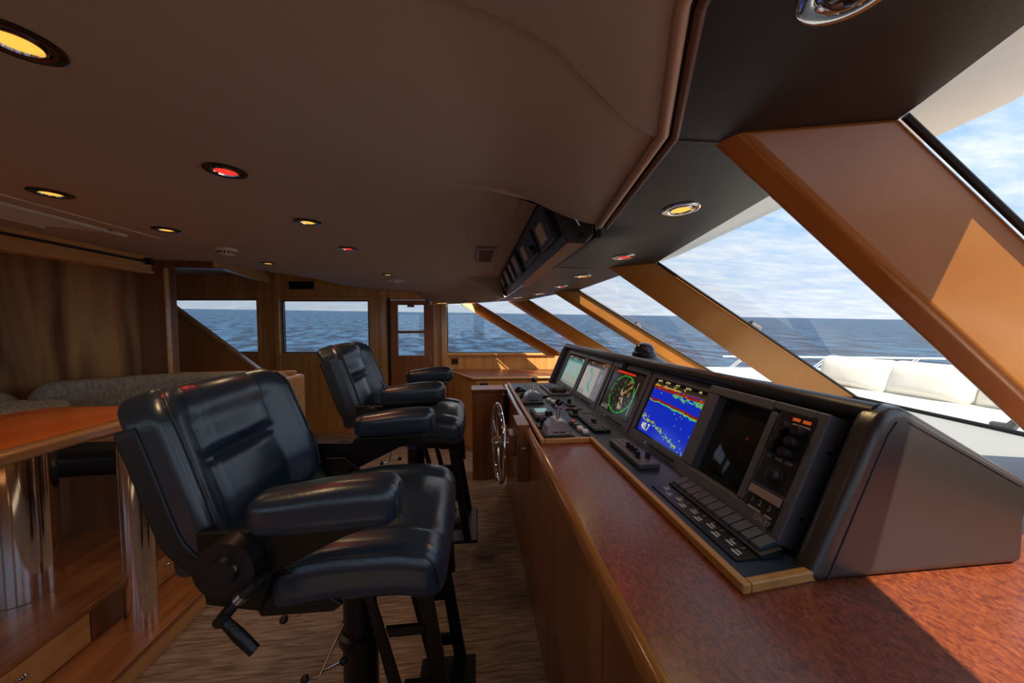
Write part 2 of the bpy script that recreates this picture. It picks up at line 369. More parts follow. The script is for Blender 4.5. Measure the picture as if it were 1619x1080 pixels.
def ceil_fn(u, v):
    y = CY[min(len(CY)-1, int(round(v*(len(CY)-1))))]; ex = edge_x(y); x = -5.15+(ex+5.15)*(1-(1-u)**2.2)
    return (x, y, ceil_z(x, y))
struct('ceiling', MB(p_grid(70, len(CY)-1, ceil_fn)), CEIL, smooth=50)
# recess over the instrument box
struct('trim_11', MB(p_box(.10, .62, 1.206, 3.45, 1.93, 1.95), p_box(.44, .46, 1.215, 3.46, 1.74, 1.95), p_prism([(.25, 1.80), (.31, 1.72), (.62, 1.72), (.62, 1.95), (.25, 1.95)], 3.452, 3.47), p_prism([(.25, 1.885), (.45, 1.80), (.46, 1.95), (.25, 1.95)], 1.207, 1.215)), GASK)
# panel with a curved edge beside the forward trim bead, a few mm proud of the headliner
def cpanel(u, v):
    y0 = .455+.225*v
    ax, ay = lerp_tab(v, [(0, -.35), (.2, -.10), (.4, .06), (.55, .125), (.7, .195), (.86, .30), (1, .388)]), lerp_tab(v, [(0, .48), (.2, .50), (.4, .525), (.55, .548), (.7, .595), (.86, .665), (1, .700)])
    bx, by = inner(-1.0+1.69*v)[0], -1.0+1.69*v
    x, y = ax+(bx-ax)*u, ay+(by-ay)*u
    return (x, y, min(ceil_z(x, y), 1.9)-.018*(1-.6*v))
struct('trim_12', MB(p_grid(24, 40, cpanel)), CEIL2, smooth=50)
bead = [inner(-1.2+.06*i) for i in range(41)]
bead = [inner(y) for y in [-1.2, -.8, -.4, -.1, .1, .3, .454, .57, .682, .8, .95, 1.1, 1.2]]
struct('trim_13', MB(p_tube([(x-.004, y, z-.002) for x, y, z in bead], .011, 10)), mat('tan_bead', (.66, .48, .36), .5), smooth=60)
struct('trim_14', MB(p_tube([(x+.022, y, z-.006) for x, y, z in bead], .008, 8)), mat('brown_bead', (.20, .11, .075), .5), smooth=60)
struct('trim_15', MB(p_tube([inner(y) for y in (1.25, 1.6, 2.02, 2.4, 2.7, 3.0, 3.4, 3.65, 3.9, 4.05, 4.2, 4.32, 4.42)], .006, 8)), CHROME, smooth=60)
# seams across the soffit at the mullions
for k, y0, y1 in ((16, .703, .70), (17, 1.854, 1.88)):
    a, b = inner(y0), (header_x(y1)-.28, y1, 0)
    struct('trim_%d' % k, MB(p_tube([(a[0]+.01, y0, soffit_z(a[0]+.01, y0)), (b[0], y1, soffit_z(b[0], y1))], .003, 6)), PIPE)

# mullions: inner corner offsets (at the soffit) from the glass edge; prism raked to the sill
MUL = {'E': ((-.06, .14), (-.23, .14), (.03, .17)), 'D': ((-.16, .18), (-.20, .31), (-.02, .26)), 'C': ((-.15, .11), (-.195, .19), (.0, .22)),
       'B': ((-.19, .13), (-.222, .16), (.0, .15)), 'A': ((-.28, .075), (-.315, .125), (.01, .17)), 'G': ((-.24, .02), (-.28, .12), (.03, .14)), 'H': ((-.2, .0), (-.25, .1), (.03, .1))}
for k, (n, top, bot) in enumerate(HDR):
    i_r, i_l, g_l = MUL[n]; b = MB(); V = []
    top = Vector(top); bot = Vector(bot); d = (bot-top)
    t0 = top-d*.0; t1 = bot+d*.06
    for P0 in (t0, t1):
        for o in ((0, 0), i_r, i_l, g_l): V.append((P0.x+o[0], P0.y+o[1], P0.z+.004))
    b.add((V, [(0, 1, 5, 4), (1, 2, 6, 5), (2, 3, 7, 6), (3, 0, 4, 7), (3, 2, 1, 0), (4, 5, 6, 7)]))
    struct('trim_%d' % (20+k), b, MULL, bevel=.012, seg=3)
    # black gasket along the near glass edge
    struct('trim_%d' % (30+k), MB(p_tube([t0+Vector((.0, -.006, .0)), t1+Vector((.0, -.006, 0))], .007, 6)), GASK)
for k, ((n, a, a2), (m_, b, b2)) in enumerate(zip(HDR, HDR[1:])):
    gl = Vector(MUL[m_][2]+(0,))
    q = [Vector(a), Vector(b)+gl*.3, Vector(b2)+gl*.3, Vector(a2)]
    struct('window_%d' % (10+k), MB(([tuple(p) for p in q], [(0, 1, 2), (0, 2, 3)])), GLASSW)
    struct('trim_%d' % (40+k), MB(p_tube([a2, tuple(Vector(b2))], .007, 6)), GASK)

# ------------------------------------------------------------------ platform, steps, settee, table
plat = thing('raised_platform', 'raised wooden dinette platform with drawer fronts, left of the near helm chair', 'platform', (-3.0, 1, 0))
obj('platform_deck', MB(p_box(-5.0, -1.60, -1.15, 2.98, 0, .235), p_box(-5.0, -1.588, -1.15, 2.98, .235, .26)), WFLOOR, plat, bevel=.004)
obj('step_tread', MB(p_box(-1.6, -1.35, -1.15, 2.9, 0.075, .1)), WFLOOR, plat, bevel=.004)
obj('step_riser', MB(p_box(-1.598, -1.358, -1.15, 2.9, 0, .075)), WY, plat)
for y0, y1, kn in ((.75, 1.548, 1.315), (1.555, 1.692, None), (1.699, 1.765, None), (1.772, 2.30, 1.885), (2.307, 2.85, None)):
    f = obj('drawer_front', MB(p_box(-1.6, -1.590, y0, y1, .104, .232)), WCAB if kn is None else WX, plat, bevel=.003)
    if kn:
        V = MB(); V.add(p_lathe([(.006, 0), (.006, .014), (.013, .018), (.015, .024), (.010, .029), (0, .030)], 16), lambda x, y, z: (-1.590+z, kn+x, .190+y)); obj('knob', V, CHROME, f, smooth=40)
# beams and joinery aft
PIL = (-2.6, 3.06)
struct('trim_50', MB(p_box(-2.31, -2.25, -.9, 2.69, 1.80, 1.93), p_box(-2.32, -2.235, -.9, 2.69, 1.785, 1.803)), WY, bevel=.004)
bmv = MB(); a = Vector((-1.97, 2.94)); c = Vector((-2.57, 4.72)); dd = (c-a).normalized(); nn = Vector((-dd.y, dd.x))*-.05
for P0, zz in ((a, 1.875), (c, 1.965)):
    pass
q = [a, c, c-nn, a-nn]; V = [(p.x, p.y, z+(0 if i in (0, 3) else .07)) for z in (1.875, 2.0) for i, p in enumerate(q)]
struct('trim_51', MB((V, [(0, 1, 5, 4), (1, 2, 6, 5), (2, 3, 7, 6), (3, 0, 4, 7), (0, 3, 2, 1), (4, 5, 6, 7)])), WLX)
struct('trim_52', MB(p_box(-2.62, -2.42, 3.0, 3.10, 0, 2.0)), WDZ, bevel=.004)
struct('trim_53', MB(p_cyl((-2.405, 2.99, .0), (-2.405, 2.99, 1.9), .016, n=16)), WLX, smooth=40)
struct('trim_54', MB(p_box(-2.60, -1.99, 2.95, 3.0, 1.87, 2.0)), WDZ)
# veneered bulkhead behind the settee, set diagonally
u = Vector((-.77, -.64)); p0 = Vector(PIL); p1 = p0+u*2.9; nrm = Vector((-.64, .77))*.05
V = [(p.x, p.y, z) for z in (.262, 2.0) for p in (p0, p1, p1+nrm, p0+nrm)]
struct('wall_dinette', MB((V, [(0, 1, 5, 4), (1, 2, 6, 5), (2, 3, 7, 6), (3, 0, 4, 7), (0, 3, 2, 1), (4, 5, 6, 7)])), WPANEL)
# stair side panel with sloping handrail
st = thing('stair_partition', 'triangular orange wood stair partition with sloping handrail by the aft window', 'partition', (-2.6, 3.83, 0))
obj('side_panel', MB(p_prism([(-3.6, 0), (-2.26, 0), (-2.26, .95), (-3.0, 1.585), (-3.6, 2.1)], 3.80, 3.84)), noisy('stair_wood', (.50, .20, .055), (.60, .26, .08), 2, (8, 8, .6), .35, coat=.3), st)
obj('handrail', MB(p_prism([(-3.62, 2.09), (-2.24, .935), (-2.22, .97), (-3.62, 2.14)], 3.785, 3.855)), WRIM, st, bevel=.008)
# curtain track
ct = thing('curtain_track', 'black curtain rail along the wooden beam above the dinette', 'curtain rail', (-2.22, 2, 1.87))
obj('rail', MB(p_cyl((-2.222, -.8, 1.863), (-2.222, 2.66, 1.858), .008, n=10)), BLACK, ct)
obj('end_bracket', MB(p_box(-2.236, -2.205, 2.62, 2.645, 1.84, 1.885), sphere((-2.222, 2.665, 1.858), .012, 8)), BLACK, ct)

def sweep(path, prof_fn, n_sub=1):
    """prof_fn(t)-> list of (side,z); path list of (x,y)"""
    V = []; Fc = []; L_ = len(path); m_ = None
    for i, p in enumerate(path):
        a = path[max(0, i-1)]; b = path[min(L_-1, i+1)]; d = Vector((b[0]-a[0], b[1]-a[1])).normalized(); nrm = Vector((-d.y, d.x))
        pr = prof_fn(i/(L_-1)); m_ = len(pr)
        for s_, z in pr: V.append((p[0]+nrm.x*s_, p[1]+nrm.y*s_, z))
    for i in range(L_-1):
        for k in range(m_): Fc.append((i*m_+k, i*m_+(k+1) % m_, (i+1)*m_+(k+1) % m_, (i+1)*m_+k))
    Fc += [tuple(range(m_))[::-1], tuple(range((L_-1)*m_, L_*m_))]
    return V, Fc
def rrect(w, z0, z1, r=.05, n=6, puff=1.0):
    cx, cz = w/2, (z1-z0)/2; out = []
    for q, (sx, sz) in enumerate(((1, 1), (-1, 1), (-1, -1), (1, -1))):
        for i in range(n+1):
            t = q*PI/2+i*PI/2/n; out.append((sx*(cx-r)+r*math.cos(t), (z0+z1)/2+sz*(cz-r)+r*math.sin(t)))
    return out
def ends(t, f=.06):  # shrink factor at both ends of a cushion
    e = min(t, 1-t)/f
    return 1 if e >= 1 else math.sqrt(max(0, 1-(1-e)**2))*.35+.65
def cushion_path(pts, n=26):
    P_ = [Vector(p) for p in pts]; Ls = [0]
    for a, b in zip(P_, P_[1:]): Ls.append(Ls[-1]+(b-a).length)
    out = []
    for i in range(n+1):
        s = Ls[-1]*i/n
        for k in range(len(P_)-1):
            if s <= Ls[k+1]+1e-9: out.append(P_[k].lerp(P_[k+1], (s-Ls[k])/(Ls[k+1]-Ls[k]))); break
    for _ in range(3): out = [out[0]]+[(out[i-1]+out[i]*2+out[i+1])/4 for i in range(1, len(out)-1)]+[out[-1]]
    return out
set_ = thing('settee', 'grey linen dinette settee with wooden base curving behind the table', 'settee', (-2.5, 2.5, .26))
obj('back_cushion', MB(sweep(cushion_path([(-2.77, 2.44), (-2.40, 2.76), (-2.2, 2.84), (-1.44, 2.84)]), lambda t: [(s*ends(t), .85+(z-.85)*ends(t)) for s, z in rrect(.14, .66, 1.062, .055)])), LINEN, set_, smooth=60)
obj('back_cushion', MB(sweep(cushion_path([(-2.80, 2.415), (-3.75, 1.62)], 18), lambda t: [(s*ends(t), .84+(z-.84)*ends(t)) for s, z in rrect(.14, .66, 1.035, .055)])), LINEN, set_, smooth=60)
obj('seat_cushion', MB(sweep(cushion_path([(-3.15, 1.1), (-2.85, 1.95), (-2.4, 2.38), (-1.46, 2.40)], 30), lambda t: [(s*ends(t), z) for s, z in rrect(.60, .585, .72, .05)])), LEATH_AND_SHADE, set_, smooth=60)  # linen seat coloured black for the shade under the table
obj('seat_base', MB(sweep(cushion_path([(-3.15, 1.1), (-2.85, 1.95), (-2.4, 2.38), (-1.46, 2.40)], 30), lambda t: [(.30, .26), (-.26, .26), (-.26, .58), (.30, .58)])), WCAB, set_)
obj('end_panel', MB(p_box(-1.44, -1.37, 2.08, 2.94, .0, 1.03)), WLX, set_, bevel=.02, seg=3)
obj('back_capping', MB(p_box(-2.3, -1.44, 2.915, 2.955, .26, 1.055)), WX, set_, bevel=.006)
pl = MB(p_rbox(.27, .17, .055, .05, 14, lambda x, y, z: (-2.62+x*.78-y*.5, 2.13+x*.62+y*.6, .915+z*(1-.5*(x/.27)**4)*(1-.4*(y/.17)**4)+.03*y/.17+.006*math.sin(x*90+y*40))))
tag(obj('knitted_pillow', pl, KNIT, smooth=60), 'cream knitted scatter pillow on the settee behind the table', 'pillow')
# table
def rr_plan(x0, x1, y0, y1, r, n=10):
    out = []
    for cx, cy, q in ((x1-r, y1-r, 0), (x0+r, y1-r, 1), (x0+r, y0+r, 2), (x1-r, y0+r, 3)):
        for i in range(n+1): t = q*PI/2+i*PI/2/n; out.append((cx+r*math.cos(t), cy+r*math.sin(t)))
    return out
tb = thing('dinette_table', 'glossy cherry dinette table with rounded wooden rim on polished pedestals', 'table', (-1.9, 1.4, .26))
obj('rim', MB(p_prism(rr_plan(-2.26, -1.55, .62, 2.03, .12), .95, .996, 'Z')), WRIM, tb, bevel=.014, seg=4)
obj('table_top', MB(p_prism(rr_plan(-2.215, -1.595, .665, 1.985, .09), .985, .9985, 'Z')), WTABLE, tb)
obj('inlay_line', MB(p_tube([(x, y, .9965) for x, y in rr_plan(-2.220, -1.590, .660, 1.990, .09)], .004, 6, True)), WDZ, tb)
obj('pedestal', MB(p_cyl((-1.93, 1.655, .262), (-1.93, 1.655, .95), .098, n=48)), CHROME, tb, smooth=40)
obj('pedestal', MB(p_cyl((-1.478, 1.64, .10), (-1.478, 1.64, .942), .054, n=40)), CHROME, tb, smooth=40)
obj('mount_plate', MB(p_box(-1.75, -1.43, 1.58, 1.70, .938, .95)), STEEL, tb)

# ------------------------------------------------------------------ helm chair
def make_chair():
    ox, oy = -.36, 1.08
    t = thing('helm_chair', '', 'helm chair', (ox, oy, 0), 'black leather helm chairs in a row at the console')
    def W(x, y, z): return (ox+x, oy+y, z)
    # backrest plane
    B0 = Vector((-.188, .880)); B1 = Vector((-.338, 1.290)); L = (B1-B0).length; D = (B1-B0)/L; Nf = Vector((D.y, -D.x))   # Nf points forward-up
    def bk(y, h, n): p = B0+D*h+Nf*n; return W(p.x, y, p.y)
    HW = .270
    def wid(h):
        t_ = h/L
        return 1.0-.04*smooth01((t_-.2)/.6)-.16*smooth01((t_-.78)/.25)**1.5
    def bdef(x, y, z):          # x: thickness axis, y: width, z: height; front is +x
        h = z+L/2; fr = (x > 0)
        yy = y*wid(h); n = x
        if x > 0:
            a = abs(y)/HW; s = x/.055
            rc = 1-.45*smooth01((h-L*.72)/(L*.22)); bol = (-.048+.050*smooth01((a-.51)/.40))*rc
            ctr = -.006+.020*math.cos(min(1, a/.5)*PI/2)*smooth01((h-.03)/.08)
            hd = .018*smooth01((h-.235)/.03)*(1-smooth01((a-.50)/.06))
            cr = -.012*math.exp(-((a-.52)/.022)**2)*smooth01((h-.0)/.05)*smooth01((L+.0-h)/.06)-.013*math.exp(-((h-.230)/.010)**2)*(1-smooth01((a-.50)/.03))
            n += (bol+ctr+hd+cr)*s
        n -= .03*smooth01((h-L*.8)/(L*.25))      # top rolls back
        n -= .02*(1-smooth01(h/.12))
        return bk(yy, h, n-.055)
    back = obj('backrest', MB(p_rbox(.055, HW, L/2, .032, 44, bdef)), LEATH, t, smooth=80)
    # piping seams at the bolster edges
    for s in (-1, 1):
        pts = []
        for i in range(25):
            pts.append(bdef(.0555, s*HW*.93, -L/2+.03+(L-.06)*i/24))
        obj('piping', MB(p_tube(pts, .004, 6)), PIPE, back, smooth=60)
    # rear shell
    def sh(x, y, z):
        h = z*.93+L/2-.055
        n = x-.112+ (.028*smooth01((abs(y)/.275-.8)/.2))*(1 if x > 0 else .6)
        n += .05*(1-smooth01((h+.05)/.16))
        return bk(y*wid(h)*1.0, h, n)
    obj('rear_shell', MB(p_rbox(.020, .275, L/2, .008, 20, sh)), LEATH_AND_SHADE, t, smooth=40)
    # seat cushion: centre panel and two side bolsters in one upholstered block
    def sdef(x, y, z):
        a = abs(y)/.272; zz = z
        if z > 0:
            zz += (.016*math.cos(min(1, a/.55)*PI/2)-.010*math.exp(-((a-.58)/.03)**2)+.006*smooth01((a-.6)/.1))*z/.07
        xf = x+.01*math.cos(a*PI/2)*(1 if x > 0 else 0)
        zz -= .022*smooth01((x-.08)/.14)*1.0
        zz -= .02*smooth01((-x-.02)/.2)
        return W(.075+xf, y, .822+zz-.0*x)
    seat = obj('seat', MB(p_rbox(.208, .272, .068, .052, 40, sdef)), LEATH, t, smooth=80)
    for s in (-1, 1):
        pts = []
        for i in range(22):
            a = i/21; x = -.16+.40*min(1, a*1.25) if a < .8 else .24+.035*math.sin((a-.8)/.2*PI/2)
            z = .875-.02*smooth01((x-.155)/.14)-.02*smooth01((-x+.055)/.2)
            if a > .8: z -= .07*(1-math.cos((a-.8)/.2*PI/2))
            pts.append(W(x, s*.262, z))
        obj('piping', MB(p_tube(pts, .0035, 6)), PIPE, seat, smooth=60)
    obj('seat_pan', MB(p_box(ox-.10, ox+.20, oy-.22, oy+.22, .735, .762)), BLACK, t, bevel=.01)
    # arms
    for s in (-1, 1):
        yc = s*.315
        def adef(x, y, z):
            k = (x+.15)/.30; prof = .78+.30*smooth01(k*1.5)-.05*smooth01((k-.8)/.2)
            zz = z*(prof if z > 0 else 1.0)
            return W(.045+x, yc+y*(1-.10*smooth01((-x)/.15)), 1.028+zz+.012*k)
        pad = obj('armrest', MB(p_rbox(.155, .050, .050, .038, 22, adef)), LEATH, t, smooth=80)
        pts = [W(.045+.1535*math.cos(0)-.004, yc+.036*math.cos(q)*1.0, 1.036+.036*math.sin(q)) for q in [2*PI*i/20 for i in range(20)]]
        obj('piping', MB(p_tube(pts, .0028, 6, True)), PIPE, pad, smooth=60)
        yb = s*.285
        br = MB(p_prism([(ox+a, b) for a, b in ((-.240, .972), (-.11, .968), (-.10, .985), (.16, .985), (.16, .970), (.07, .945), (-.09, .868), (-.115, .785), (-.225, .81), (-.235, .90))], oy+yb-.008, oy+yb+.008))
        obj('arm_bracket', br, BLACK, t, bevel=.003)
        obj('recline_hub', MB(p_cyl(W(-.165, s*.292, .905), W(-.165, s*.325, .905), .064, .060, 32), p_cyl(W(-.165, s*.325, .905), W(-.165, s*.337, .905), .032, .028, 24)), BLKP, t, smooth=30)
        obj('hub_bolt', MB(p_cyl(W(-.140, s*.325, .915), W(-.140, s*.334, .915), .008, n=12)), STEEL, t, smooth=30)
        obj('side_plate', MB(p_prism([(ox+a, b) for a, b in ((-.20, .92), (-.13, .92), (.0, .80), (.05, .765), (.03, .75), (-.13, .752), (-.15, .80))], oy+s*.262-.006, oy+s*.262+.006)), BLACK, t, bevel=.003)
    # crank handle on the near side
    ck = obj('crank_handle', MB(p_tube([W(-.10, -.30, .875), W(-.10, -.335, .878), W(-.150, -.345, .828)], .010, 12), p_tube([W(-.150, -.330, .828), W(-.150, -.365, .826)], .012, 12)), BLKP, t, smooth=50)
    obj('crank_grip', MB(p_tube([W(-.150, -.355, .828), W(-.118, -.358, .792), W(-.088, -.36, .758)], [.009, .012, .011], 12)), BLACK, ck, smooth=50)
    obj('crank_collar', MB(p_cyl(W(-.118, -.3385, .862), W(-.128, -.341, .852), .0125, n=14)), STEEL, ck, smooth=40)
    # pedestal
    ped = MB(); ped.add(p_lathe([(.15, 0), (.15, .012), (.07, .02), (.052, .035), (.052, .445), (.064, .45), (.064, .475), (.052, .48), (.049, .5), (.049, .735)], 40), lambda x, y, z: W(x, y, z))
    obj('pedestal', ped, BLACK, t, smooth=30)
    obj('height_collar', MB(p_cyl(W(0, 0, .655), W(0, 0, .70), .0505, n=36)), mat('blue_band', (.02, .06, .25), .4), t, smooth=30)
    for (sx, sz, ex, ez, yy) in ((-.115, .74, -.135, .60, -.06), (-.02, .56, -.075, .44, -.08)):
        lv = obj('adjustment_lever', MB(p_tube([W(sx, yy, sz), W(ex, yy-.03, ez)], .005, 10), p_tube([W(ex-.03, yy-.04, ez+.004), W(ex+.05, yy-.01, ez+.01)], .0035, 8)), CHROME, t, smooth=40)
        obj('lever_knob', MB(sphere(W(ex-.035, yy-.042, ez+.003), .011, 10)), BLKP, lv, smooth=60)
        obj('lever_knob', MB(sphere(W(ex+.055, yy-.008, ez+.012), .011, 10)), BLKP, lv, smooth=60)
    # footrest: two pierced side plates and a board
    for yy in (-.155, .165):
        fp = MB()
        for a, b, c, d_ in (((.055, .735), (.235, .735), (.225, .700), (.085, .700)), ((.055, .735), (.085, .70), (.225, .17), (.185, .17)), ((.195, .735), (.235, .735), (.325, .17), (.282, .17)),
                           ((.118, .60), (.222, .60), (.230, .575), (.127, .575)), ((.165, .44), (.25, .44), (.262, .405), (.178, .405)), ((.172, .27), (.30, .27), (.312, .23), (.180, .23))):
            fp.add(p_prism([(ox+p[0], p[1]) for p in (a, b, c, d_)], oy+yy-.006, oy+yy+.006))
        obj('footrest_bracket', fp, BLACK, t, merge=False)
    obj('footrest_board', MB(p_box(ox+.16, ox+.36, oy-.17, oy+.18, .152, .17)), BLACK, t, bevel=.006)
    obj('front_guard', MB(p_prism([(ox+.255, .75), (ox+.280, .60), (ox+.285, .50), (ox+.270, .50), (ox+.255, .58), (ox+.245, .75)], oy+.17, oy+.195)), BLACK, t)
    return t
chair = make_chair()
chair['label'] = 'nearer helm chair of navy-black leather with crank handle, in the foreground'
c2 = copy_tree(chair); c2.location = (-.345, 2.04, .05); c2['label'] = 'farther helm chair of navy-black leather, in front of the port window and door'

# ------------------------------------------------------------------ console
HEAD = .715
con = thing('helm_cabinet', 'long wooden helm console cabinet running athwart under the countertop', 'cabinet', (.5, 1, 0))
obj('carcass', MB(p_box(.295, 1.15, -1.1, 3.0, 0, .871)), WCAB, con)
for y0, y1 in ((-1.0, -.17), (-.16, .697), (.704, 1.26), (1.267, 1.90), (1.907, 2.98)):
    o = obj('door', MB(p_box(.28, .295, y0, y1, .015, .835)), WCAB, con, bevel=.002)
    if y0 > .69 and y0 < 1.3: pass
bl = MB(); prof = [(.278+.020*math.cos(t), .874+.026*math.sin(t)) for t in [PI/2+PI*i/14 for i in range(15)]]+[(.298, .848), (.298, .900)]
bl.add(p_prism(prof, -1.1, 3.0)); obj('bullnose_edge', bl, BULL, con, smooth=50)
top = obj('countertop', MB(p_box(.282, 1.5, -1.1, 1.475, .872, .9005), p_box(.282, .32, 1.475, 2.95, .872, .900)), BURL)
tag(top, 'red burl laminate countertop with varnished edge on the helm console', 'countertop')
obj('seam', MB(p_box(.30, .535, .888, .8905, .8995, .9006)), WDZ, top)
dk = obj('instrument_desk', MB(p_prism([(.535, .605), (.720, .622), (.720, 2.96), (.31, 2.96), (.31, 1.475), (.535, 1.475)], .8985, .914, 'Z')), BLUED)
tag(dk, 'dark blue instrument desk panel between the red countertop and the monitors', 'desk panel')
tr = MB()
for pa, pb in (((.522, .592), (.522, 1.462)), ((.522, 1.462), (.298, 1.462)), ((.298, 1.462), (.298, 2.96)), ((.522, .592), (.70, .610))):
    a = Vector(pa); b = Vector(pb); d = (b-a).normalized(); n_ = Vector((-d.y, d.x))*.0095; e_ = .0095 if abs(d.y) > .5 else -.0097
    q = [a-d*e_+n_, b+d*e_+n_, b+d*e_-n_, a-d*e_-n_]; tr.add(p_prism([tuple(v) for v in q], .8995, .921, 'Z'))
obj('edge_trim', tr, TRIMW, dk, bevel=.004, merge=False)

# cabinet block beyond the wheel and raised wheel bracket
cb_ = thing('helm_end_cabinet', 'wooden cabinet panel beyond the steering wheel, at the far end of the console', 'cabinet', (.13, 3.2, 0))
obj('body', MB(p_box(-.02, .275, 3.095, 3.30, 0, .82)), WCAB, cb_, bevel=.003)
obj('top_ledge', MB(p_box(-.03, .275, 3.08, 3.31, .82, .842)), WDZ, cb_, bevel=.004)
wb = thing('wheel_mount', 'wooden steering wheel mounting box on the front of the console', 'mounting box', (.24, 1.8, .63))
obj('housing', MB(p_box(.214, .279, 1.70, 1.90, .62, .915)), WCAB, wb, bevel=.004)
obj('hub_block', MB(p_box(.18, .214, 1.74, 1.86, .74, .85)), WDZ, wb, bevel=.004)
obj('shaft', MB(p_cyl((.135, 1.79, .80), (.182, 1.79, .80), .016, .024, 20)), CHROME, wb, smooth=40)
obj('grip', MB(p_cyl((.15, 1.79, .80), (.165, 1.79, .80), .028, .028, 20)), BLKP, wb, smooth=40)
obj('lock_pin', MB(p_cyl((.245, 1.70, .80), (.245, 1.68, .80), .006), p_cyl((.232, 1.683, .80), (.258, 1.683, .80), .006)), CHROME, wb, smooth=40)
wh = thing('steering_wheel', 'chrome spoked steering wheel standing upright in front of the console', 'steering wheel', (.125, 1.79, .80))
ang = R(5)
def WH(a, r, n=0):  # a point in the wheel plane
    y = r*math.cos(a); z = r*math.sin(a); return (.125+n-y*math.sin(ang), 1.79+y*math.cos(ang), .80+z)
obj('rim', MB(p_tube([WH(2*PI*i/64, .20) for i in range(64)], .011, 12, True)), CHROME, wh, smooth=60)
for k in range(5):
    a = 2*PI*k/5+.35; obj('spoke', MB(p_tube([WH(a, .02), WH(a, .11, -.006), WH(a, .195)], [.010, .008, .006], 10)), CHROME, wh, smooth=60)
obj('hub', MB(p_cyl((.105, 1.79, .80), (.14, 1.79, .80), .026, .032, 28), p_cyl((.098, 1.79, .80), (.105, 1.79, .80), .016, .026, 28)), CHROME, wh, smooth=40)
hl = MB(p_box(.235, .275, 2.72, 2.80, .62, .86), p_cyl((.255, 2.76, .86), (.255, 2.76, .90), .014))
tag(obj('microphone', hl, BLKP, bevel=.006), 'black handheld microphone hanging beside the steering wheel', 'microphone')

# instrument pod
TD = (.392, .92)
def TP(y, u, n=0): return (HEAD+u*TD[0]-n*TD[1], y, .905+u*TD[1]+n*TD[0])
pod = thing('instrument_pod', 'black padded vinyl instrument pod holding the row of screens', 'instrument pod', (.9, 1.8, .9))
sec = [(.672, .897), (.700, .899), (.835, 1.225), (.858, 1.236), (.95, 1.20), (1.75, .83), (1.75, .897)]
obj('pod_shell', MB(p_prism([TP(0, -.01, .0)[::2], TP(0, .345, .0)[::2], (.885, 1.222), (1.10, 1.12), (1.19, 1.07), (1.19, .90)], .64, 3.03)), VINYL, pod)
# hood: padded roll along the top of the face
obj('top_roll', MB(p_tube([TP(y, .352, .010) for y in (.620, .8, 1.6, 2.4, 3.04)], .024, 16)), VINYL, pod, smooth=60)
# end panels, triangular, with padded front edge
for y0, y1, nm in ((.592, .645, 'near'), (3.02, 3.07, 'far')):
    prof = [(.680, .899), (.690, .899), (.800, 1.190), (.812, 1.222), (.830, 1.245), (.856, 1.254), (.890, 1.244), (1.068, 1.150), (1.19, 1.087), (1.19, .899)]
    prof = [(.668, .899), (.800, 1.208), (.815, 1.236), (.840, 1.254), (.868, 1.255), (.90, 1.240), (1.068, 1.150), (1.19, 1.087), (1.19, .899)]
    obj('end_panel', MB(p_prism(prof, y0, y1)), VINYLS, pod, bevel=.020, seg=6)
sp = [(.704, .5915, .905), (.770, .5915, 1.062), (.830, .5915, 1.200), (.848, .5915, 1.225), (.872, .5915, 1.226), (1.068, .5915, 1.126), (1.165, .5915, 1.076)]
obj('stitching', MB(p_tube(sp, .0016, 6)), PIPE, pod)
# dash forward of the pod
struct('trim_60', MB(p_grid(10, 24, lambda u, v: (1.05+u*(lerp_tab(.60+v*3.5, [(y, x) for _, a, (x, y, z) in reversed(HDR)])-1.05+.04) if True else 0, .66+v*3.5, 1.02+.055*u))), DASHG, smooth=60)
struct('trim_61', MB(p_prism([(1.45, -1.0), (1.72, -1.0), (1.9, .6), (1.62, .6)], .90, 1.07, 'Z')), DASHG)

# screens with their pictures ------------------------------------------------
def pic_mat(name, rough=.1):
    M = mat(name, (.01, .01, .01), rough); nt = M.node_tree; b = nt.nodes['Principled BSDF']
    a = nt.nodes.new('ShaderNodeAttribute'); a.attribute_name = 'pic'; nt.links.new(a.outputs['Color'], b.inputs['Emission Color']); b.inputs['Emission Strength'].default_value = .72
    return M
PIC = pic_mat('lit_screen')
def screen(parent, y_far, y_near, u0, u1, n, fn, nu=110, nv=80):
    me = bpy.data.meshes.new('screen'); off = wloc(parent)
    V, Fc = p_grid(nu, nv, lambda a, b: TP(y_far+(y_near-y_far)*a, u0+(u1-u0)*b, n))
    me.from_pydata([tuple(Vector(v)-off) for v in V], [], Fc); me.materials.append(PIC)
    at = me.color_attributes.new('pic', 'FLOAT_COLOR', 'CORNER')
    for j in range(nv):
        for i in range(nu):
            c = fn((i+.5)/nu, (j+.5)/nv); k = (j*nu+i)*4
            for q_ in range(4): at.data[k+q_].color = (*c, 1)
    o = bpy.data.objects.new('screen', me); COL.objects.link(o); o.parent = parent; return o
def hsh(a, b=0): x = math.sin(a*127.1+b*311.7)*43758.5453; return x-math.floor(x)
def vn(x, y):  # value noise
    xi, yi = math.floor(x), math.floor(y); fx, fy = smooth01(x-xi), smooth01(y-yi)
    a = hsh(xi, yi)*(1-fx)+hsh(xi+1, yi)*fx; b = hsh(xi, yi+1)*(1-fx)+hsh(xi+1, yi+1)*fx; return a*(1-fy)+b*fy
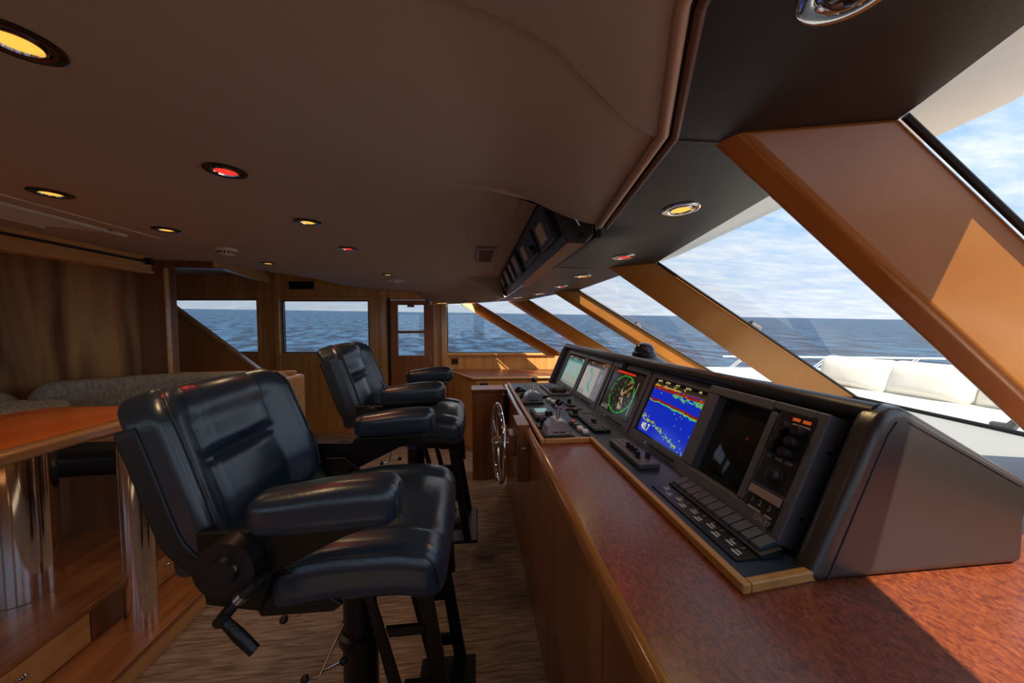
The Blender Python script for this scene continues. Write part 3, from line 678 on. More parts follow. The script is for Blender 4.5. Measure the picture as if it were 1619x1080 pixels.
def s_sonar(u, v):
    if v > .955: return (.03, .02, .012) if hsh(int(u*50), int(v*90)) < .8 or (u*5 % 1) > .3 else (.5, .45, .2)
    if v > .925: return (.10, .05, .02) if u > .85 or vn(u*6, 3) < .35 else (.65, .40, .03)
    c = (.003, .02, .60)
    b1 = .895-.005*u; b2 = .655+.03*vn(u*9, 1)-.06*u*u-.01
    n = vn(u*40, v*60)
    if abs(v-b1) < .022+.01*vn(u*20, 9): return (.30, .01, .004) if n < .8 else (.5, .2, .01)
    if 0 < b1-.02-v < .05*smooth01((u-.35)/.2)*(1+n) and n > .38: return (.02, .45, .35) if n < .6 else (.2, .5, .1)
    if abs(v-b2) < .020: return (.30, .008, .004)
    if 0 < b2-.018-v < .022+.03*n*smooth01((u-.2)/.4): return (.03, .55, .30) if n > .4 else (.35, .5, .02)
    b3 = .30-.30*u+.02*vn(u*12, 4)
    dd_ = abs(v-b3)
    if not (u < .34 and v < .19) and dd_ < .045+.05*(1-u) and n > .30+.55*dd_/.07+.25*u:
        return (.65, .30, .01) if (n > .72 and u < .45) else ((.30, .55, .03) if n > .55 else (.02, .45, .50))
    if hsh(int(u*70), int(v*50)) > .994: return (.3, .4, .3)
    if v < .0: return c
    return (.004, .025, .55)
def s_radar(u, v):
    if v > .93: return (.75, .03, .01) if .12 < u < .72 and v > .95 else (.015, .012, .008)
    x = (u-.52)/.36; y = (v-.48)/.44; r = math.hypot(x, y); a = math.atan2(y, x)
    if abs(r-1) < .035 and hsh(int(a*14)) > .25: return (.01, .42, .02)
    if abs(u-.90) < .006 and .1 < v < .85: return (.30, .30, .24)
    n = vn(u*16+3, v*16); n2 = vn(u*50, v*50)
    if r < .95:
        if x > .05+.3*y and x < .7 and y > -.1 and n > .50: return (.42, .20, .08) if n2 > .45 else (.20, .16, .03)
        if abs(x-.10-.45*(y*-.5)) < .16 and -.75 < y < .25 and n > .42: return (.50, .28, .20)
        if abs(x+.0) < .008 and y > 0: return (.02, .25, .02)
        if hsh(int(u*60), int(v*60)) > .97: return (.15, .35, .03)
    if v < .12 and u < .3 and hsh(int(u*60), int(v*40)) > .7: return (.25, .25, .2)
    return (.012, .010, .007)
def s_chart(u, v):
    if v > .86: return (.02, .015, .012) if vn(u*14, v*10) < .75 else (.2, .2, .18)
    if u > .70: return (.13, .105, .10) if not (abs(u-.84) < .03 and vn(1, v*12) > .6) else (.25, .22, .2)
    cx = .30+.24*(1-v)+.05*math.sin(v*14); w = .03+.05*vn(v*8, 3)
    if abs(u-cx) < w and .12 < v < .82: return (.05, .28, .27)
    if v < .14 and u < .35: return (.22, .20, .14)
    return (.36, .30, .24)
def s_plot(u, v):
    if v > .90: return (.05, .07, .06) if vn(u*25, v*30) < .6 else (.3, .4, .36)
    if v > .80 or u < .08: return (.01, .20, .16)
    if v < .35: return (.26, .27, .17) if v > .10 else (.16, .17, .12)
    return (.20+.06*vn(u*3, v*3), .30+.05*vn(u*3, v*3), .25)
def monitor(y_far, y_near, label, fn):
    t = thing('monitor', label, 'monitor', TP((y_far+y_near)/2, 0), 'flush monitors in the instrument pod')
    g = .004; a, b = y_far-g, y_near+g
    fr = MB()
    for box in ((a, b, .002, .046, -.01, .008), (a, b, .298, .325, -.01, .008), (a, a-.03, .046, .298, -.01, .008), (b+.03, b, .046, .298, -.01, .008)):
        fr.add(p_box(min(box[0], box[1]), max(box[0], box[1]), box[2], box[3], box[4], box[5]), lambda y, u, n: TP(y, u, n))
    obj('bezel', fr, GREYP, t, bevel=.0025, merge=False)
    obj('black_glass', MB(([TP(a-.03, .046, .0025), TP(b+.03, .046, .0025), TP(b+.03, .298, .0025), TP(a-.03, .298, .0025)], [(0, 1, 2, 3)])), SCR_OFF, t)
    screen(t, a-.046, b+.040, .052, .285, .0032, fn)
    for k in range(9):
        yy = (a+b)/2+.02-k*.020
        obj('button', MB(p_box(yy-.006, yy+.006, .016, .026, .008, .0105)), BLKP, t) if False else None
        bt = MB(); bt.add(p_box(yy-.006, yy+.006, .016, .027, .007, .0108), lambda y, u, n: TP(y, u, n)); obj('button', bt, BLKP, t)
    pwm = MB(); pwm.add(p_cyl(((a+b)/2+.055, .022, .007), ((a+b)/2+.055, .022, .0105), .006, n=14), lambda y, u, n: TP(y, u, n)); obj('power_button', pwm, STEEL, t)
    return t
monitor(2.905, 2.423, 'farthest monitor in the pod, pale green and tan chart display', s_plot)
monitor(2.423, 1.965, 'monitor showing a cream chart with a teal coastline, second from the far end', s_chart)
monitor(1.960, 1.517, 'monitor showing a black radar picture with a green ring', s_radar)
m4 = monitor(1.509, 1.076, 'monitor with bright blue echo sounder picture reading 40.7', s_sonar)
YEL = mat('yellow_digits', (.4, .4, .1), .5, emis=(.85, .80, .25), estr=1)
text_mesh('40.7', .046, lambda x, y: TP(1.405-x, .078+y, .0042), 'depth_reading', YEL, m4, sx=.8)
for s_, yy in (('38.7°', 1.43), ('CTW', 1.37), ('AWS', 1.30), ('COG', 1.23), ('NE', 1.16)):
    text_mesh({'38.7°': '38.PT', 'CTW': 'GTW', 'AWS': 'ACT', 'COG': 'GTW', 'NE': 'AE'}[s_], .014, lambda x, y, yy=yy: TP(yy-x, .2905+y*.8, .0042), 'status_text', YEL, m4)

# large radar display
rd = thing('radar_display', 'bulky grey radar display with dark tube screen and knob panel, nearest the camera', 'radar display', TP(.88, 0))
def tb_(*boxes):
    b = MB()
    for x in boxes: b.add(p_box(*x), lambda y, u, n: TP(y, u, n))
    return b
YF, YN = 1.058, .672
obj('case', tb_((.835-.13, YF, .005, .048, -.01, .055), (.81, YF, .293, .322, -.01, .055), (1.006, YF, .048, .293, -.01, .055), (.79, .812, .048, .293, -.01, .055),
    (YN, .79, .005, .322, -.01, .052), (.70, .81, .300, .322, -.01, .055)), GREYP, rd, bevel=.005, seg=3, merge=False)
ct2 = MB(); ct2.add(p_grid(16, 14, lambda a, b: (1.008-.198*a, .046+.25*b, .022+.010*(1-(2*a-1)**2)*(1-(2*b-1)**2))), lambda y, u, n: TP(y, u, n))
obj('crt_screen', ct2, SCR_OFF, rd, smooth=60)
obj('control_panel', tb_((.694, .782, .108, .305, .052, .054)), BLKP, rd)
obj('lower_panel', tb_((.694, .782, .022, .100, .052, .054)), BLKP, rd)
obj('cover_flap', tb_((.694, .782, .080, .100, .054, .060)), mat('rosy_flap', (.36, .26, .25), .4), rd, bevel=.002)
for yy, uu in ((.752, .262), (.718, .262), (.757, .234), (.722, .232), (.762, .206), (.727, .203)):
    kb = MB(); kb.add(p_lathe([(.014, 0), (.0135, .012), (.011, .020), (0, .021)], 20), lambda x, y, z, yy=yy, uu=uu: TP(yy+x, uu+y, .054+z)); obj('knob', kb, BLKP, rd, smooth=40)
kb = MB(); kb.add(p_lathe([(.026, 0), (.026, .003), (.018, .004), (.017, .010), (.012, .016), (0, .018)], 28), lambda x, y, z: TP(.737+x, .142+y, .054+z)); obj('trackball', kb, BLKP, rd, smooth=40)
for yy in (.738, .712): obj('orange_key', tb_((yy-.009, yy+.009, .284, .292, .054, .056)), ORANGE, rd, label='lit orange key')
obj('blue_key', tb_((.758, .773, .178, .187, .054, .056)), mat('blue_key', (.03, .10, .25), .4), rd)
for yy in (.742, .715): obj('grey_key', tb_((yy-.009, yy+.009, .178, .186, .054, .056)), GREYP2, rd)
for s_, yy in (('1', .765), ('2', .742), ('3', .716)): text_mesh(s_, .020, lambda x, y, yy=yy: TP(yy-x, .066+y, .0545), 'numeral', TXT, rd)
text_mesh('CH-37', .017, lambda x, y: TP(.722-x, .033+y, .0552), 'lettering', TXT, rd)
obj('legend', tb_((.700, .744, .274, .278, .054, .0545)), TXT, rd)
obj('legend', tb_((.733, .770, .046, .050, .054, .0545)), TXT, rd)
obj('legend', tb_((.703, .722, .046, .050, .054, .0545)), TXT, rd)
for uu in (.08, .24):
    sc_ = MB(p_cyl(tuple(Vector(TP(YN, uu, .02))), tuple(Vector(TP(YN-.003, uu, .02))), .004)); obj('case_screw', sc_, DCHROME, rd)

# desk instruments -----------------------------------------------------------
DZ = .914
def throttle(yc, label):
    t = thing('throttle_control', label, 'throttle', (.38, yc, DZ), 'engine throttle controls on the desk')
    pf = [(.318, DZ+.008)]+[(.38+.062*math.cos(a), DZ+.012+.068*math.sin(a)) for a in [PI-PI*i/20 for i in range(21)]]+[(.442, DZ+.008)]
    obj('base_plate', MB(p_box(.310, .450, yc-.055, yc+.055, DZ, DZ+.010)), BLACK, t, bevel=.003)
    obj('housing', MB(p_prism(pf, yc-.042, yc+.042)), STEEL, t, bevel=.006, seg=3)
    obj('side_cover', MB(p_prism([(.38+.056*math.cos(a), DZ+.014+.060*math.sin(a)) for a in [PI-PI*i/20 for i in range(21)]], yc-.045, yc-.042)), STEEL, t)
    lv = obj('lever', MB(p_tube([(.382, yc, DZ+.068), (.384, yc, DZ+.085), (.388, yc, DZ+.142)], [.011, .009, .005], 14)), CHROME, t, smooth=50)
    obj('ball_knob', MB(sphere((.389, yc, DZ+.150), .0165, 14)), mat('gloss_black', (.006, .006, .007), .12), lv, smooth=60)
    obj('name_plate', MB(p_box(.352, .378, yc-.0458, yc-.045, DZ+.020, DZ+.027), p_box(.382, .410, yc-.0458, yc-.045, DZ+.020, DZ+.027)), DCHROME, t)
    return t
throttle(1.535, 'nearer steel throttle control with black ball knob, by the countertop corner')
throttle(2.20, 'farther steel throttle control with black ball knob, by the two black domes')
g = thing('autopilot_display', 'small black navigation display with pale green screen between the two throttles', 'display', (.375, 1.88, DZ))
obj('case', MB(p_box(.325, .43, 1.765, 1.98, DZ, DZ+.022)), BLKP, g, bevel=.008)
obj('screen', MB(p_box(.345, .415, 1.86, 1.95, DZ+.022, DZ+.0235)), LCD, g)
obj('dial', MB(p_cyl((.40, 1.80, DZ+.022), (.40, 1.80, DZ+.045), .022, .019, 24)), BLKP, g, smooth=40)
obj('key_row', MB(p_box(.335, .37, 1.79, 1.83, DZ+.022, DZ+.025)), GREYP2, g)
k = thing('joystick', 'small black joystick behind the nearer throttle', 'joystick', (.34, 1.66, DZ))
obj('base', MB(p_box(.312, .362, 1.635, 1.70, DZ, DZ+.008)), BLKP, k, bevel=.003)
obj('stick', MB(p_cyl((.335, 1.668, DZ+.008), (.335, 1.668, DZ+.03), .010, .007), sphere((.335, 1.668, DZ+.033), .011, 10)), BLKP, k, smooth=40)
for yy, xx, lb in ((2.62, .345, 'farther of the two glossy black domes at the desk corner'), (2.40, .352, 'nearer of the two glossy black domes at the desk corner')):
    o = MB(p_rbox(.034, .055, .03, .028, 12, lambda x, y, z: (xx+x, yy+y, .901+max(0, (z+.012)*(1-.35*(y/.055))) )))
    tag(obj('desk_dome', o, mat('gloss_black_dome', (.008, .009, .012), .15), smooth=60), lb, 'cover', 'black domes at the desk corner')
# far keyboard and mouse tray
kbd = thing('keyboard', 'black computer keyboard at the far end of the instrument desk', 'keyboard', (.45, 2.55, DZ))
obj('tray', MB(p_prism([(.37, 2.62), (.47, 2.32), (.53, 2.36), (.52, 2.80), (.43, 2.86)], DZ, DZ+.014, 'Z')), BLKP, kbd, bevel=.003)
for i in range(12):
    for j in range(4):
        x = .425+.022*j+.0*i; y = 2.44+.030*i-.03*j
        if y < 2.80: obj('key', MB(p_box(x-.009, x+.009, y-.012, y+.012, DZ+.014, DZ+.019)), GREYP, kbd)
pd = thing('chart_pad', 'grey keypad tray with a black rest near the farthest monitor', 'keypad', (.6, 2.6, DZ))
obj('tray', MB(p_box(.545, .695, 2.39, 2.80, DZ, DZ+.016)), GREYP, pd, bevel=.004)
for i in range(5):
    for j in range(3): obj('key', MB(p_box(.565+.035*j, .588+.035*j, 2.60+.036*i, 2.624+.036*i, DZ+.016, DZ+.020)), BLKP, pd)
obj('wrist_rest', MB(p_rbox(.055, .075, .03, .028, 12, lambda x, y, z: (.62+x, 2.49+y, DZ+.016+max(0, z+.01)))), BLKP, pd, smooth=60)
SWW = mat('white_switch_cap', (.85, .84, .80), .4)
for k_, (xx, yy, mm, cc) in enumerate(((.495, 2.225, SWW, 'white'), (.509, 2.165, SWW, 'white'), (.500, 2.10, mat('teal_switch', (.05, .22, .22), .4), 'teal'), (.508, 2.03, SWW, 'white'),
                    (.502, 1.690, mat('red_switch', (.55, .07, .03), .4), 'orange'), (.505, 1.640, mat('green_switch', (.04, .16, .14), .4), 'dark green'), (.505, 1.582, SWW, 'white'), (.513, 1.528, SWW, 'white'))):
    pos = {0: 'first of the far row, by the keyboard', 1: 'second of the far row, by the keyboard', 2: 'in the far row', 3: 'in the far row, nearest the camera', 4: 'at the far end of the near row', 5: 'second in the near row', 6: 'third in the near row by the countertop', 7: 'nearest the wooden countertop corner'}[k_]
    t = thing('push_switch', '%s square push switch on the desk, %s' % (cc, pos), 'switch', (xx, yy, DZ), 'square switches on the desk')
    obj('switch_base', MB(p_box(xx-.018, xx+.018, yy-.020, yy+.020, DZ, DZ+.007)), GREYP2 if mm == SWW else BLKP, t, bevel=.002)
    obj('cap', MB(p_box(xx-.014, xx+.014, yy-.015, yy+.015, DZ+.007, DZ+.021)), mm, t, bevel=.004)
def panel(name, lab, x0, x1, y0, y1, h, m1, knobs, cat='control unit'):
    t = thing(name, lab, cat, ((x0+x1)/2, (y0+y1)/2, DZ))
    obj('case', MB(p_box(x0, x1, y0, y1, DZ, DZ+h)), m1, t, bevel=.006, seg=3)
    for (x, y, r, hh) in knobs: obj('knob', MB(p_cyl((x, y, DZ+h), (x, y, DZ+h+hh), r, r*.85, 16)), BLKP, t, smooth=40)
    return t
panel('bow_thruster_control', 'small black joystick plate beside the second monitor', .578, .628, 2.055, 2.19, .012, BLKP, [(.605, 2.12, .014, .026)])
pt = panel('trackball_unit', 'low black control strip with a small round knob below the radar monitor', .535, .66, 1.82, 1.895, .014, BLKP, [(.565, 1.855, .016, .024)])
for i in range(4): obj('key', MB(p_box(.598+.014*i, .608+.014*i, 1.845, 1.87, DZ+.014, DZ+.017)), GREYP2, pt)
pn = MB(p_tube([(.545, 1.985, DZ+.008), (.60, 1.975, DZ+.008)], [.008, .006], 10)); pen = thing('pen', 'brown and black pen lying on the desk before the second monitor', 'pen', (.59, 1.98, DZ))
obj('cap', pn, mat('brown_cap', (.25, .06, .03), .4), pen, smooth=60); obj('barrel', MB(p_tube([(.60, 1.975, DZ+.006), (.645, 1.966, DZ+.006)], [.005, .003], 10)), BLKP, pen, smooth=60)
kp = panel('radar_keypad', 'black radar keypad with trackball on the desk below the radar monitor', .560, .642, 1.53, 1.80, .018, BLKP, [(.60, 1.655, .013, .018)], 'keypad')
for i in range(6):
    for j in range(3):
        y = 1.555+.038*i
        if not (i in (2, 3) and j == 1): obj('key', MB(p_box(.572+.022*j, .587+.022*j, y, y+.020, DZ+.018, DZ+.021)), GREYP2, kp)
cp = panel('sounder_control', 'grey control box with five small knobs under the echo sounder monitor', .572, .652, 1.118, 1.388, .022, GREYP, [(.606, 1.275, .009, .022), (.606, 1.245, .009, .022), (.606, 1.215, .009, .022), (.594, 1.172, .009, .024), (.628, 1.165, .009, .024)], 'control unit')
for i in range(4):
    for j in range(2): obj('key', MB(p_box(.590+.026*j, .606+.026*j, 1.30+.02*i, 1.314+.02*i, DZ+.022, DZ+.024)), GREYP2, cp)
rk = thing('control_keyboard', 'long dark keyboard strip of angled keys and printed legends below the radar display', 'keyboard', (.62, .82, DZ))
obj('legend_plate', MB(p_box(.555, .612, .652, 1.0, DZ, DZ+.004)), BLACK, rk)
obj('key_bed', MB(p_prism([(.612, DZ), (.612, DZ+.010), (.665, DZ+.022), (.668, DZ)], .652, 1.0)), BLKP, rk, bevel=.002)
for i in range(11):
    y = .664+.030*i
    kk = MB(p_prism([(.616, DZ+.010), (.620, DZ+.020), (.662, DZ+.032), (.664, DZ+.018)], y, y+.027)); obj('key', kk, mat('blue_grey_key', (.035, .055, .085), .4) if i == 0 else bpy.data.materials['blue_grey_key'], rk, bevel=.002)
for i, s_ in enumerate(('RAIN', 'SEA', 'GAIN', 'MARK', 'TX', 'RANGE', 'ZOOM', 'HDG', 'MODE', 'DIM')):
    y = .675+.033*i
    obj('legend', MB(p_box(.570+.012*(i % 2), .576+.012*(i % 2), y-.010, y+.012, DZ+.004, DZ+.0044), p_box(.580+.012*(i % 2), .585+.012*(i % 2), y-.006, y+.010, DZ+.004, DZ+.0044)), TXT, rk, merge=False)
    obj('legend_tick', MB(p_box(.597, .609, y+.012, y+.0132, DZ+.004, DZ+.0044)), TXT, rk)
# compass dome on top of the pod
cd_ = thing('compass', 'black domed compass on top of the instrument pod against the windscreen', 'compass', (.95, 1.82, 1.19))
bs = MB(); bs.add(p_lathe([(.135, 0), (.13, .02), (.09, .05), (.065, .065), (.065, .085), (.055, .09)], 36), lambda x, y, z: (.95+x, 1.82+y, 1.185+z)); obj('base', bs, BLACK, cd_, smooth=40)
bs = MB(); bs.add(p_lathe([(.055, 0), (.053, .02), (.043, .038), (.025, .05), (0, .054)], 32), lambda x, y, z: (.95+x, 1.82+y, 1.272+z)); obj('dome', bs, mat('smoked_dome', (.02, .022, .03), .06), cd_, smooth=60)

# ------------------------------------------------------------------ counter by the port wall
fc = thing('port_counter_cabinet', 'honey wood cabinet with drawers under the port side window', 'cabinet', (.3, 4.1, 0))
plan = [(-.005, 3.76), (1.25, 3.76), (1.25, 4.34), (-.325, 4.515)]
obj('body', MB(p_prism([(.012, 3.775), (1.2, 3.775), (1.2, 4.33), (-.30, 4.50)], 0, .818, 'Z')), WZ, fc)
for x0, x1 in ((.02, .318), (.324, .588), (.594, .86), (.866, 1.15)):
    f = obj('drawer', MB(p_box(x0, x1, 3.762, 3.775, .70, .808)), WX, fc, bevel=.002)
    if x0 > .3 and x0 < .6:
        kx = .545 if x0 < .5 else .64
        V = MB(); V.add(p_lathe([(.006, 0), (.006, .014), (.015, .018), (.016, .024), (0, .030)], 16), lambda x, y, z, kx=kx: (kx+x, 3.762-z, .757+y)); obj('knob', V, STEEL, f, smooth=40)
obj('outlet', MB(p_box(.06, .15, 3.752, 3.762, .735, .785)), BLKP, fc, bevel=.003)
ft = obj('port_countertop', MB(p_prism(plan, .822, .852, 'Z')), BURL, bevel=.004)
tag(ft, 'red laminate countertop below the port side window, crossed by a sun patch', 'countertop')
obj('wood_edge', MB(p_tube([(1.25, 3.755, .836), (-.01, 3.755, .836), (-.335, 4.50, .836)], .014, 8)), WLX, ft, smooth=60)
wo = obj('wall_outlet', pw((-.29, -.215, -.012, 0, .925, .985)), BLKP, bevel=.003)
tag(wo, 'dark double outlet on the wooden wall below the port side window', 'outlet')
obj('outlet_frame', pw((-.30, -.205, -.006, 0, .915, .995)), WDZ, wo)
# wall vent
v = thing('wall_vent', 'black slatted air vent in the wood panel above the port window', 'vent', PW(-2.22, 0, 1.94))
obj('frame', pw((-2.42, -2.385, -.02, 0, 1.875, 2.01), (-2.055, -2.02, -.02, 0, 1.875, 2.01), (-2.385, -2.055, -.02, 0, 1.875, 1.893), (-2.385, -2.055, -.02, 0, 1.992, 2.01)), WLX, v)
obj('backing', pw((-2.385, -2.055, -.004, 0, 1.893, 1.992)), GASK, v)
obj('slats', pw(*[(-2.38+.018*i, -2.372+.018*i, -.015, -.004, 1.893, 1.992) for i in range(18)]), BLKP, v)

# ------------------------------------------------------------------ ceiling fittings
def downlight(x, y, kind, label, soffit=False, scale=1.0, lit=True):
    z = (soffit_z(x, y) if soffit else ceil_z(x, y))
    f = soffit_z if soffit else ceil_z
    e = .03; nx = -(f(x+e, y)-f(x-e, y))/(2*e); ny = -(f(x, y+e)-f(x, y-e))/(2*e)
    nrm = Vector((-nx, -ny, -1)).normalized(); u_, v_ = frame_of(nrm)
    def T(a, b, c): p = Vector((x, y, z))+u_*a+v_*b+nrm*c; return tuple(p)
    t = thing('downlight', label, 'downlight', (x, y, z), 'round downlights in the soffit' if soffit else 'round downlights in the headliner')
    s = scale
    b = MB(); b.add(p_lathe([(.056*s, -.002), (.056*s, .003), (.050*s, .006), (.038*s, .004), (.034*s, -.002)], 40), T)
    obj('ring', b, CHROME if soffit else DCHROME, t, smooth=40)
    b = MB(); b.add(p_lathe([(.034*s, -.002), (.034*s, .005), (.030*s, .006), (.0285*s, .001)], 36), T)
    obj('inner_bezel', b, CHROME, t, smooth=40)
    b = MB(); b.add(p_lathe([(.0285*s, .001), (.024*s, .003), (.010*s, .0015), (0, .004)], 32), T)
    obj('lamp_lens', b, {'amber': AMBER, 'red': REDL, 'off': SCR_OFF}[kind], t, smooth=40)
    if kind != 'off':
        ld = bpy.data.lights.new('lamp', 'SPOT'); lo = bpy.data.objects.new('lamp', ld); COL.objects.link(lo); lo.parent = t; lo.location = (0, 0, -.02)
        ld.energy = 4.5 if kind == 'amber' else 1.5; ld.spot_size = R(150); ld.spot_blend = 1; ld.shadow_soft_size = .03; ld.color = (1, .66, .34) if kind == 'amber' else (1, .08, .05)
    return t
for x, y, k_, lb in ((-.765, .687, 'amber', 'amber downlight at the top left corner of the view'), (-.763, 1.174, 'red', 'red downlight in the cream headliner above the near chair'),
        (-1.52, 1.436, 'amber', 'amber downlight beside the long ceiling air grille'), (-1.526, 1.911, 'amber', 'amber downlight just past the end of the air grille'),
        (-.762, 1.70, 'amber', 'amber downlight with dark ring between the two red headliner lights'), (-.779, 2.25, 'red', 'red downlight farther along the headliner toward the port window'),
        (-1.568, 2.84, 'amber', 'small amber downlight past the smoke detector'), (-.80, 3.34, 'amber', 'amber downlight nearest the port door')):
    downlight(x, y, k_, lb)
for x, y, k_, lb in ((.656, 1.04, 'amber', 'large amber downlight in the black soffit above the radar display'), (.722, 1.597, 'red', 'red downlight in the black soffit next to the wide mullion'),
        (.690, 2.13, 'amber', 'amber downlight in the black soffit past its first seam'), (.67, 2.583, 'red', 'red downlight in the black soffit farther to port'),
        (.589, 3.084, 'amber', 'small amber downlight in the soffit below the radio box end'), (.435, 3.427, 'amber', 'small amber downlight in the soffit near the far corner'),
        (-.06, 4.20, 'amber', 'tiny amber downlight in the soffit over the port corner post'), (.477, .40, 'off', 'unlit chrome ringed downlight cut by the top edge of the view')):
    downlight(x, y, k_, lb, True)
sm = thing('smoke_detector', 'round cream smoke detector on the headliner', 'smoke detector', (-1.54, 2.35, 1.9))
b = MB(); b.add(p_lathe([(.055, 0), (.055, -.012), (.048, -.016), (.046, -.030), (.036, -.036), (0, -.038)], 36), lambda x, y, z: (-1.54+x, 2.35+y, 1.9+z)); obj('body', b, CREAMP, sm, smooth=30)
b = MB()
for i in range(16):
    a = 2*PI*i/16; b.add(p_box(-.005, .005, .046, .049, -.030, -.018), lambda x, y, z, a=a: (-1.54+x*math.cos(a)-y*math.sin(a), 2.35+x*math.sin(a)+y*math.cos(a), 1.9+z))
obj('vent_slots', b, BLKP, sm)
dm = thing('dome_sensor', 'small flush dome in the headliner before the port door', 'sensor', (-.833, 3.8, 1.89))
zc = ceil_z(-.833, 3.8)
b = MB(); b.add(p_lathe([(.09, 0), (.09, -.004), (.03, -.006), (.026, -.02), (0, -.026)], 32), lambda x, y, z: (-.833+x, 3.8+y, zc+z)); obj('body', b, CREAMP, dm, smooth=30)
cs = thing('ceiling_speaker', 'square taupe speaker grille in the headliner beside the radio box', 'speaker', (.075, 2.33, 1.9))
fr = MB(); 
for bx_ in ((.02, .035, 2.10, 2.56, 1.886, 1.899), (.125, .14, 2.10, 2.56, 1.886, 1.899), (.035, .125, 2.10, 2.14, 1.886, 1.899), (.035, .125, 2.52, 2.56, 1.886, 1.899)): fr.add(p_box(*bx_))
obj('frame', fr, mat('taupe_frame', (.30, .24, .20), .5), cs, merge=False); obj('grille', MB(p_box(.035, .125, 2.14, 2.52, 1.892, 1.899)), mat('brown_mesh', (.12, .085, .07), .8), cs)
ag = thing('air_grille', 'long ceiling air grille with cream edge bars above the dinette', 'air grille', (-1.9, 1.4, 1.9))
obj('frame_bar', MB(p_box(-1.822, -1.805, .2, 2.03, 1.884, 1.899)), CREAMP, ag, bevel=.002)
obj('frame_bar', MB(p_box(-2.055, -2.04, .2, 1.90, 1.888, 1.899)), CREAMP, ag, bevel=.002)
obj('outer_edge', MB(p_box(-1.712, -1.704, .2, 2.10, 1.8945, 1.899)), CREAMP, ag)
obj('backing', MB(p_prism([(-2.04, .2), (-1.822, .2), (-1.822, 1.97), (-2.04, 1.86)], 1.896, 1.899, 'Z')), mat('grille_backing', (.10, .095, .08), .8), ag)
for i in range(9): obj('louvre', MB(p_box(-1.836-.022*i-.006, -1.836-.022*i+.006, .2, 1.955-.0115*i, 1.889, 1.896)), CREAMP, ag)
for yy in (1.93, .95): obj('catch', MB(p_cyl((-1.79, yy, 1.899), (-1.79, yy, 1.888), .009, n=14)), STEEL, ag, smooth=40)
struct('trim_55', MB(p_box(.176, .180, 1.206, 3.4, 1.8975, 1.8995)), PIPE)

# overhead instrument box ----------------------------------------------------
bx = thing('overhead_instrument_box', 'black overhead box of radios hanging under the headliner by the soffit', 'instrument box', (.33, 2.3, 1.72))
BA = Vector((.33, 1.718)); BB = Vector((.252, 1.897)); BL = (BB-BA).length; BD = (BB-BA)/BL; BN = Vector((-BD.y, BD.x))   # BN points aft-down
if BN.x > 0: BN = -BN
def BP(y, u_, n): p = BA+BD*u_+BN*n; return (p.x, y, p.y)
obj('housing', MB(p_prism([(.33, 1.718), (.252, 1.897), (.43, 1.897), (.43, 1.748), (.40, 1.716)], 1.205, 3.45)), VINYL, bx, bevel=.006)
obj('lower_cover', MB(p_prism([(.332, 1.7155), (.400, 1.7135), (.424, 1.735), (.40, 1.74)], 1.21, 3.44)), mat('brown_vinyl', (.32, .15, .10), .5), bx)
obj('side_catch', MB(p_tube([(.36, 1.200, 1.80), (.375, 1.198, 1.775)], .004, 8)), CHROME, bx)
obj('side_hinge', MB(p_box(.375, .395, 1.196, 1.205, 1.735, 1.75)), DCHROME, bx)
def radio(y0, y1, u0, u1, d, lab, scr, keys, cat='radio', knob=None, smat=None):
    t = thing('radio_unit', lab, cat, BP((y0+y1)/2, u0, 0), 'radio units in the overhead box')
    def bb(*boxes):
        b = MB()
        for x in boxes: b.add(p_box(*x), lambda y, u_, n: BP(y, u_, n))
        return b
    obj('case', bb((y0, y1, u0, u1, -.004, d)), BLKP, t, bevel=.006, seg=3)
    if scr: obj('screen', bb((scr[0], scr[1], scr[2], scr[3], d, d+.0015)), smat or mat('dim_lcd_%s' % lab[:6], (.10, .065, .04), .25, emis=(.05, .025, .01), estr=.5), t)
    for (a, b_, c, d_) in keys: obj('key', bb((a, b_, c, d_, d, d+.004)), GREYP, t)
    if knob: q_ = MB(); q_.add(p_lathe([(knob[2], 0), (knob[2]*.9, .018), (0, .020)], 20), lambda x, y, z: BP(knob[0]+x, knob[1]+y, d+z)); obj('dial', q_, BLKP, t, smooth=40)
    return t
radio(1.245, 1.50, .034, .160, .022, 'nearest and largest overhead radio unit with an amber-brown screen', (1.335, 1.445, .055, .128), [(1.262+.0*i, 1.282, .045+.014*i, .055+.014*i) for i in range(7)]+[(1.292, 1.312, .045+.014*i, .055+.014*i) for i in range(7)])
radio(1.56, 1.95, .045, .158, .018, 'second overhead radio unit with round dial', (1.80, 1.90, .07, .145), [(1.70+.03*(i % 3), 1.72+.03*(i % 3), .085+.02*(i//3), .097+.02*(i//3)) for i in range(9)], knob=(1.63, .075, .024))
lg = mat('pale_grey_panel', (.62, .58, .62), .4)
radio(2.10, 2.34, .040, .178, .018, 'third overhead unit with a plain pale grey face', (2.15, 2.29, .06, .16), [], smat=lg)
radio(2.42, 2.60, .045, .176, .014, 'fourth overhead unit with a narrow amber face', (2.47, 2.55, .06, .16), [])
radio(2.70, 2.95, .045, .178, .016, 'fifth overhead unit with a pale face past the amber one', (2.75, 2.90, .06, .16), [], smat=lg)
radio(3.05, 3.35, .050, .180, .014, 'farthest overhead radio unit with a small dial', (3.18, 3.30, .09, .16), [], knob=(3.11, .07, .02))

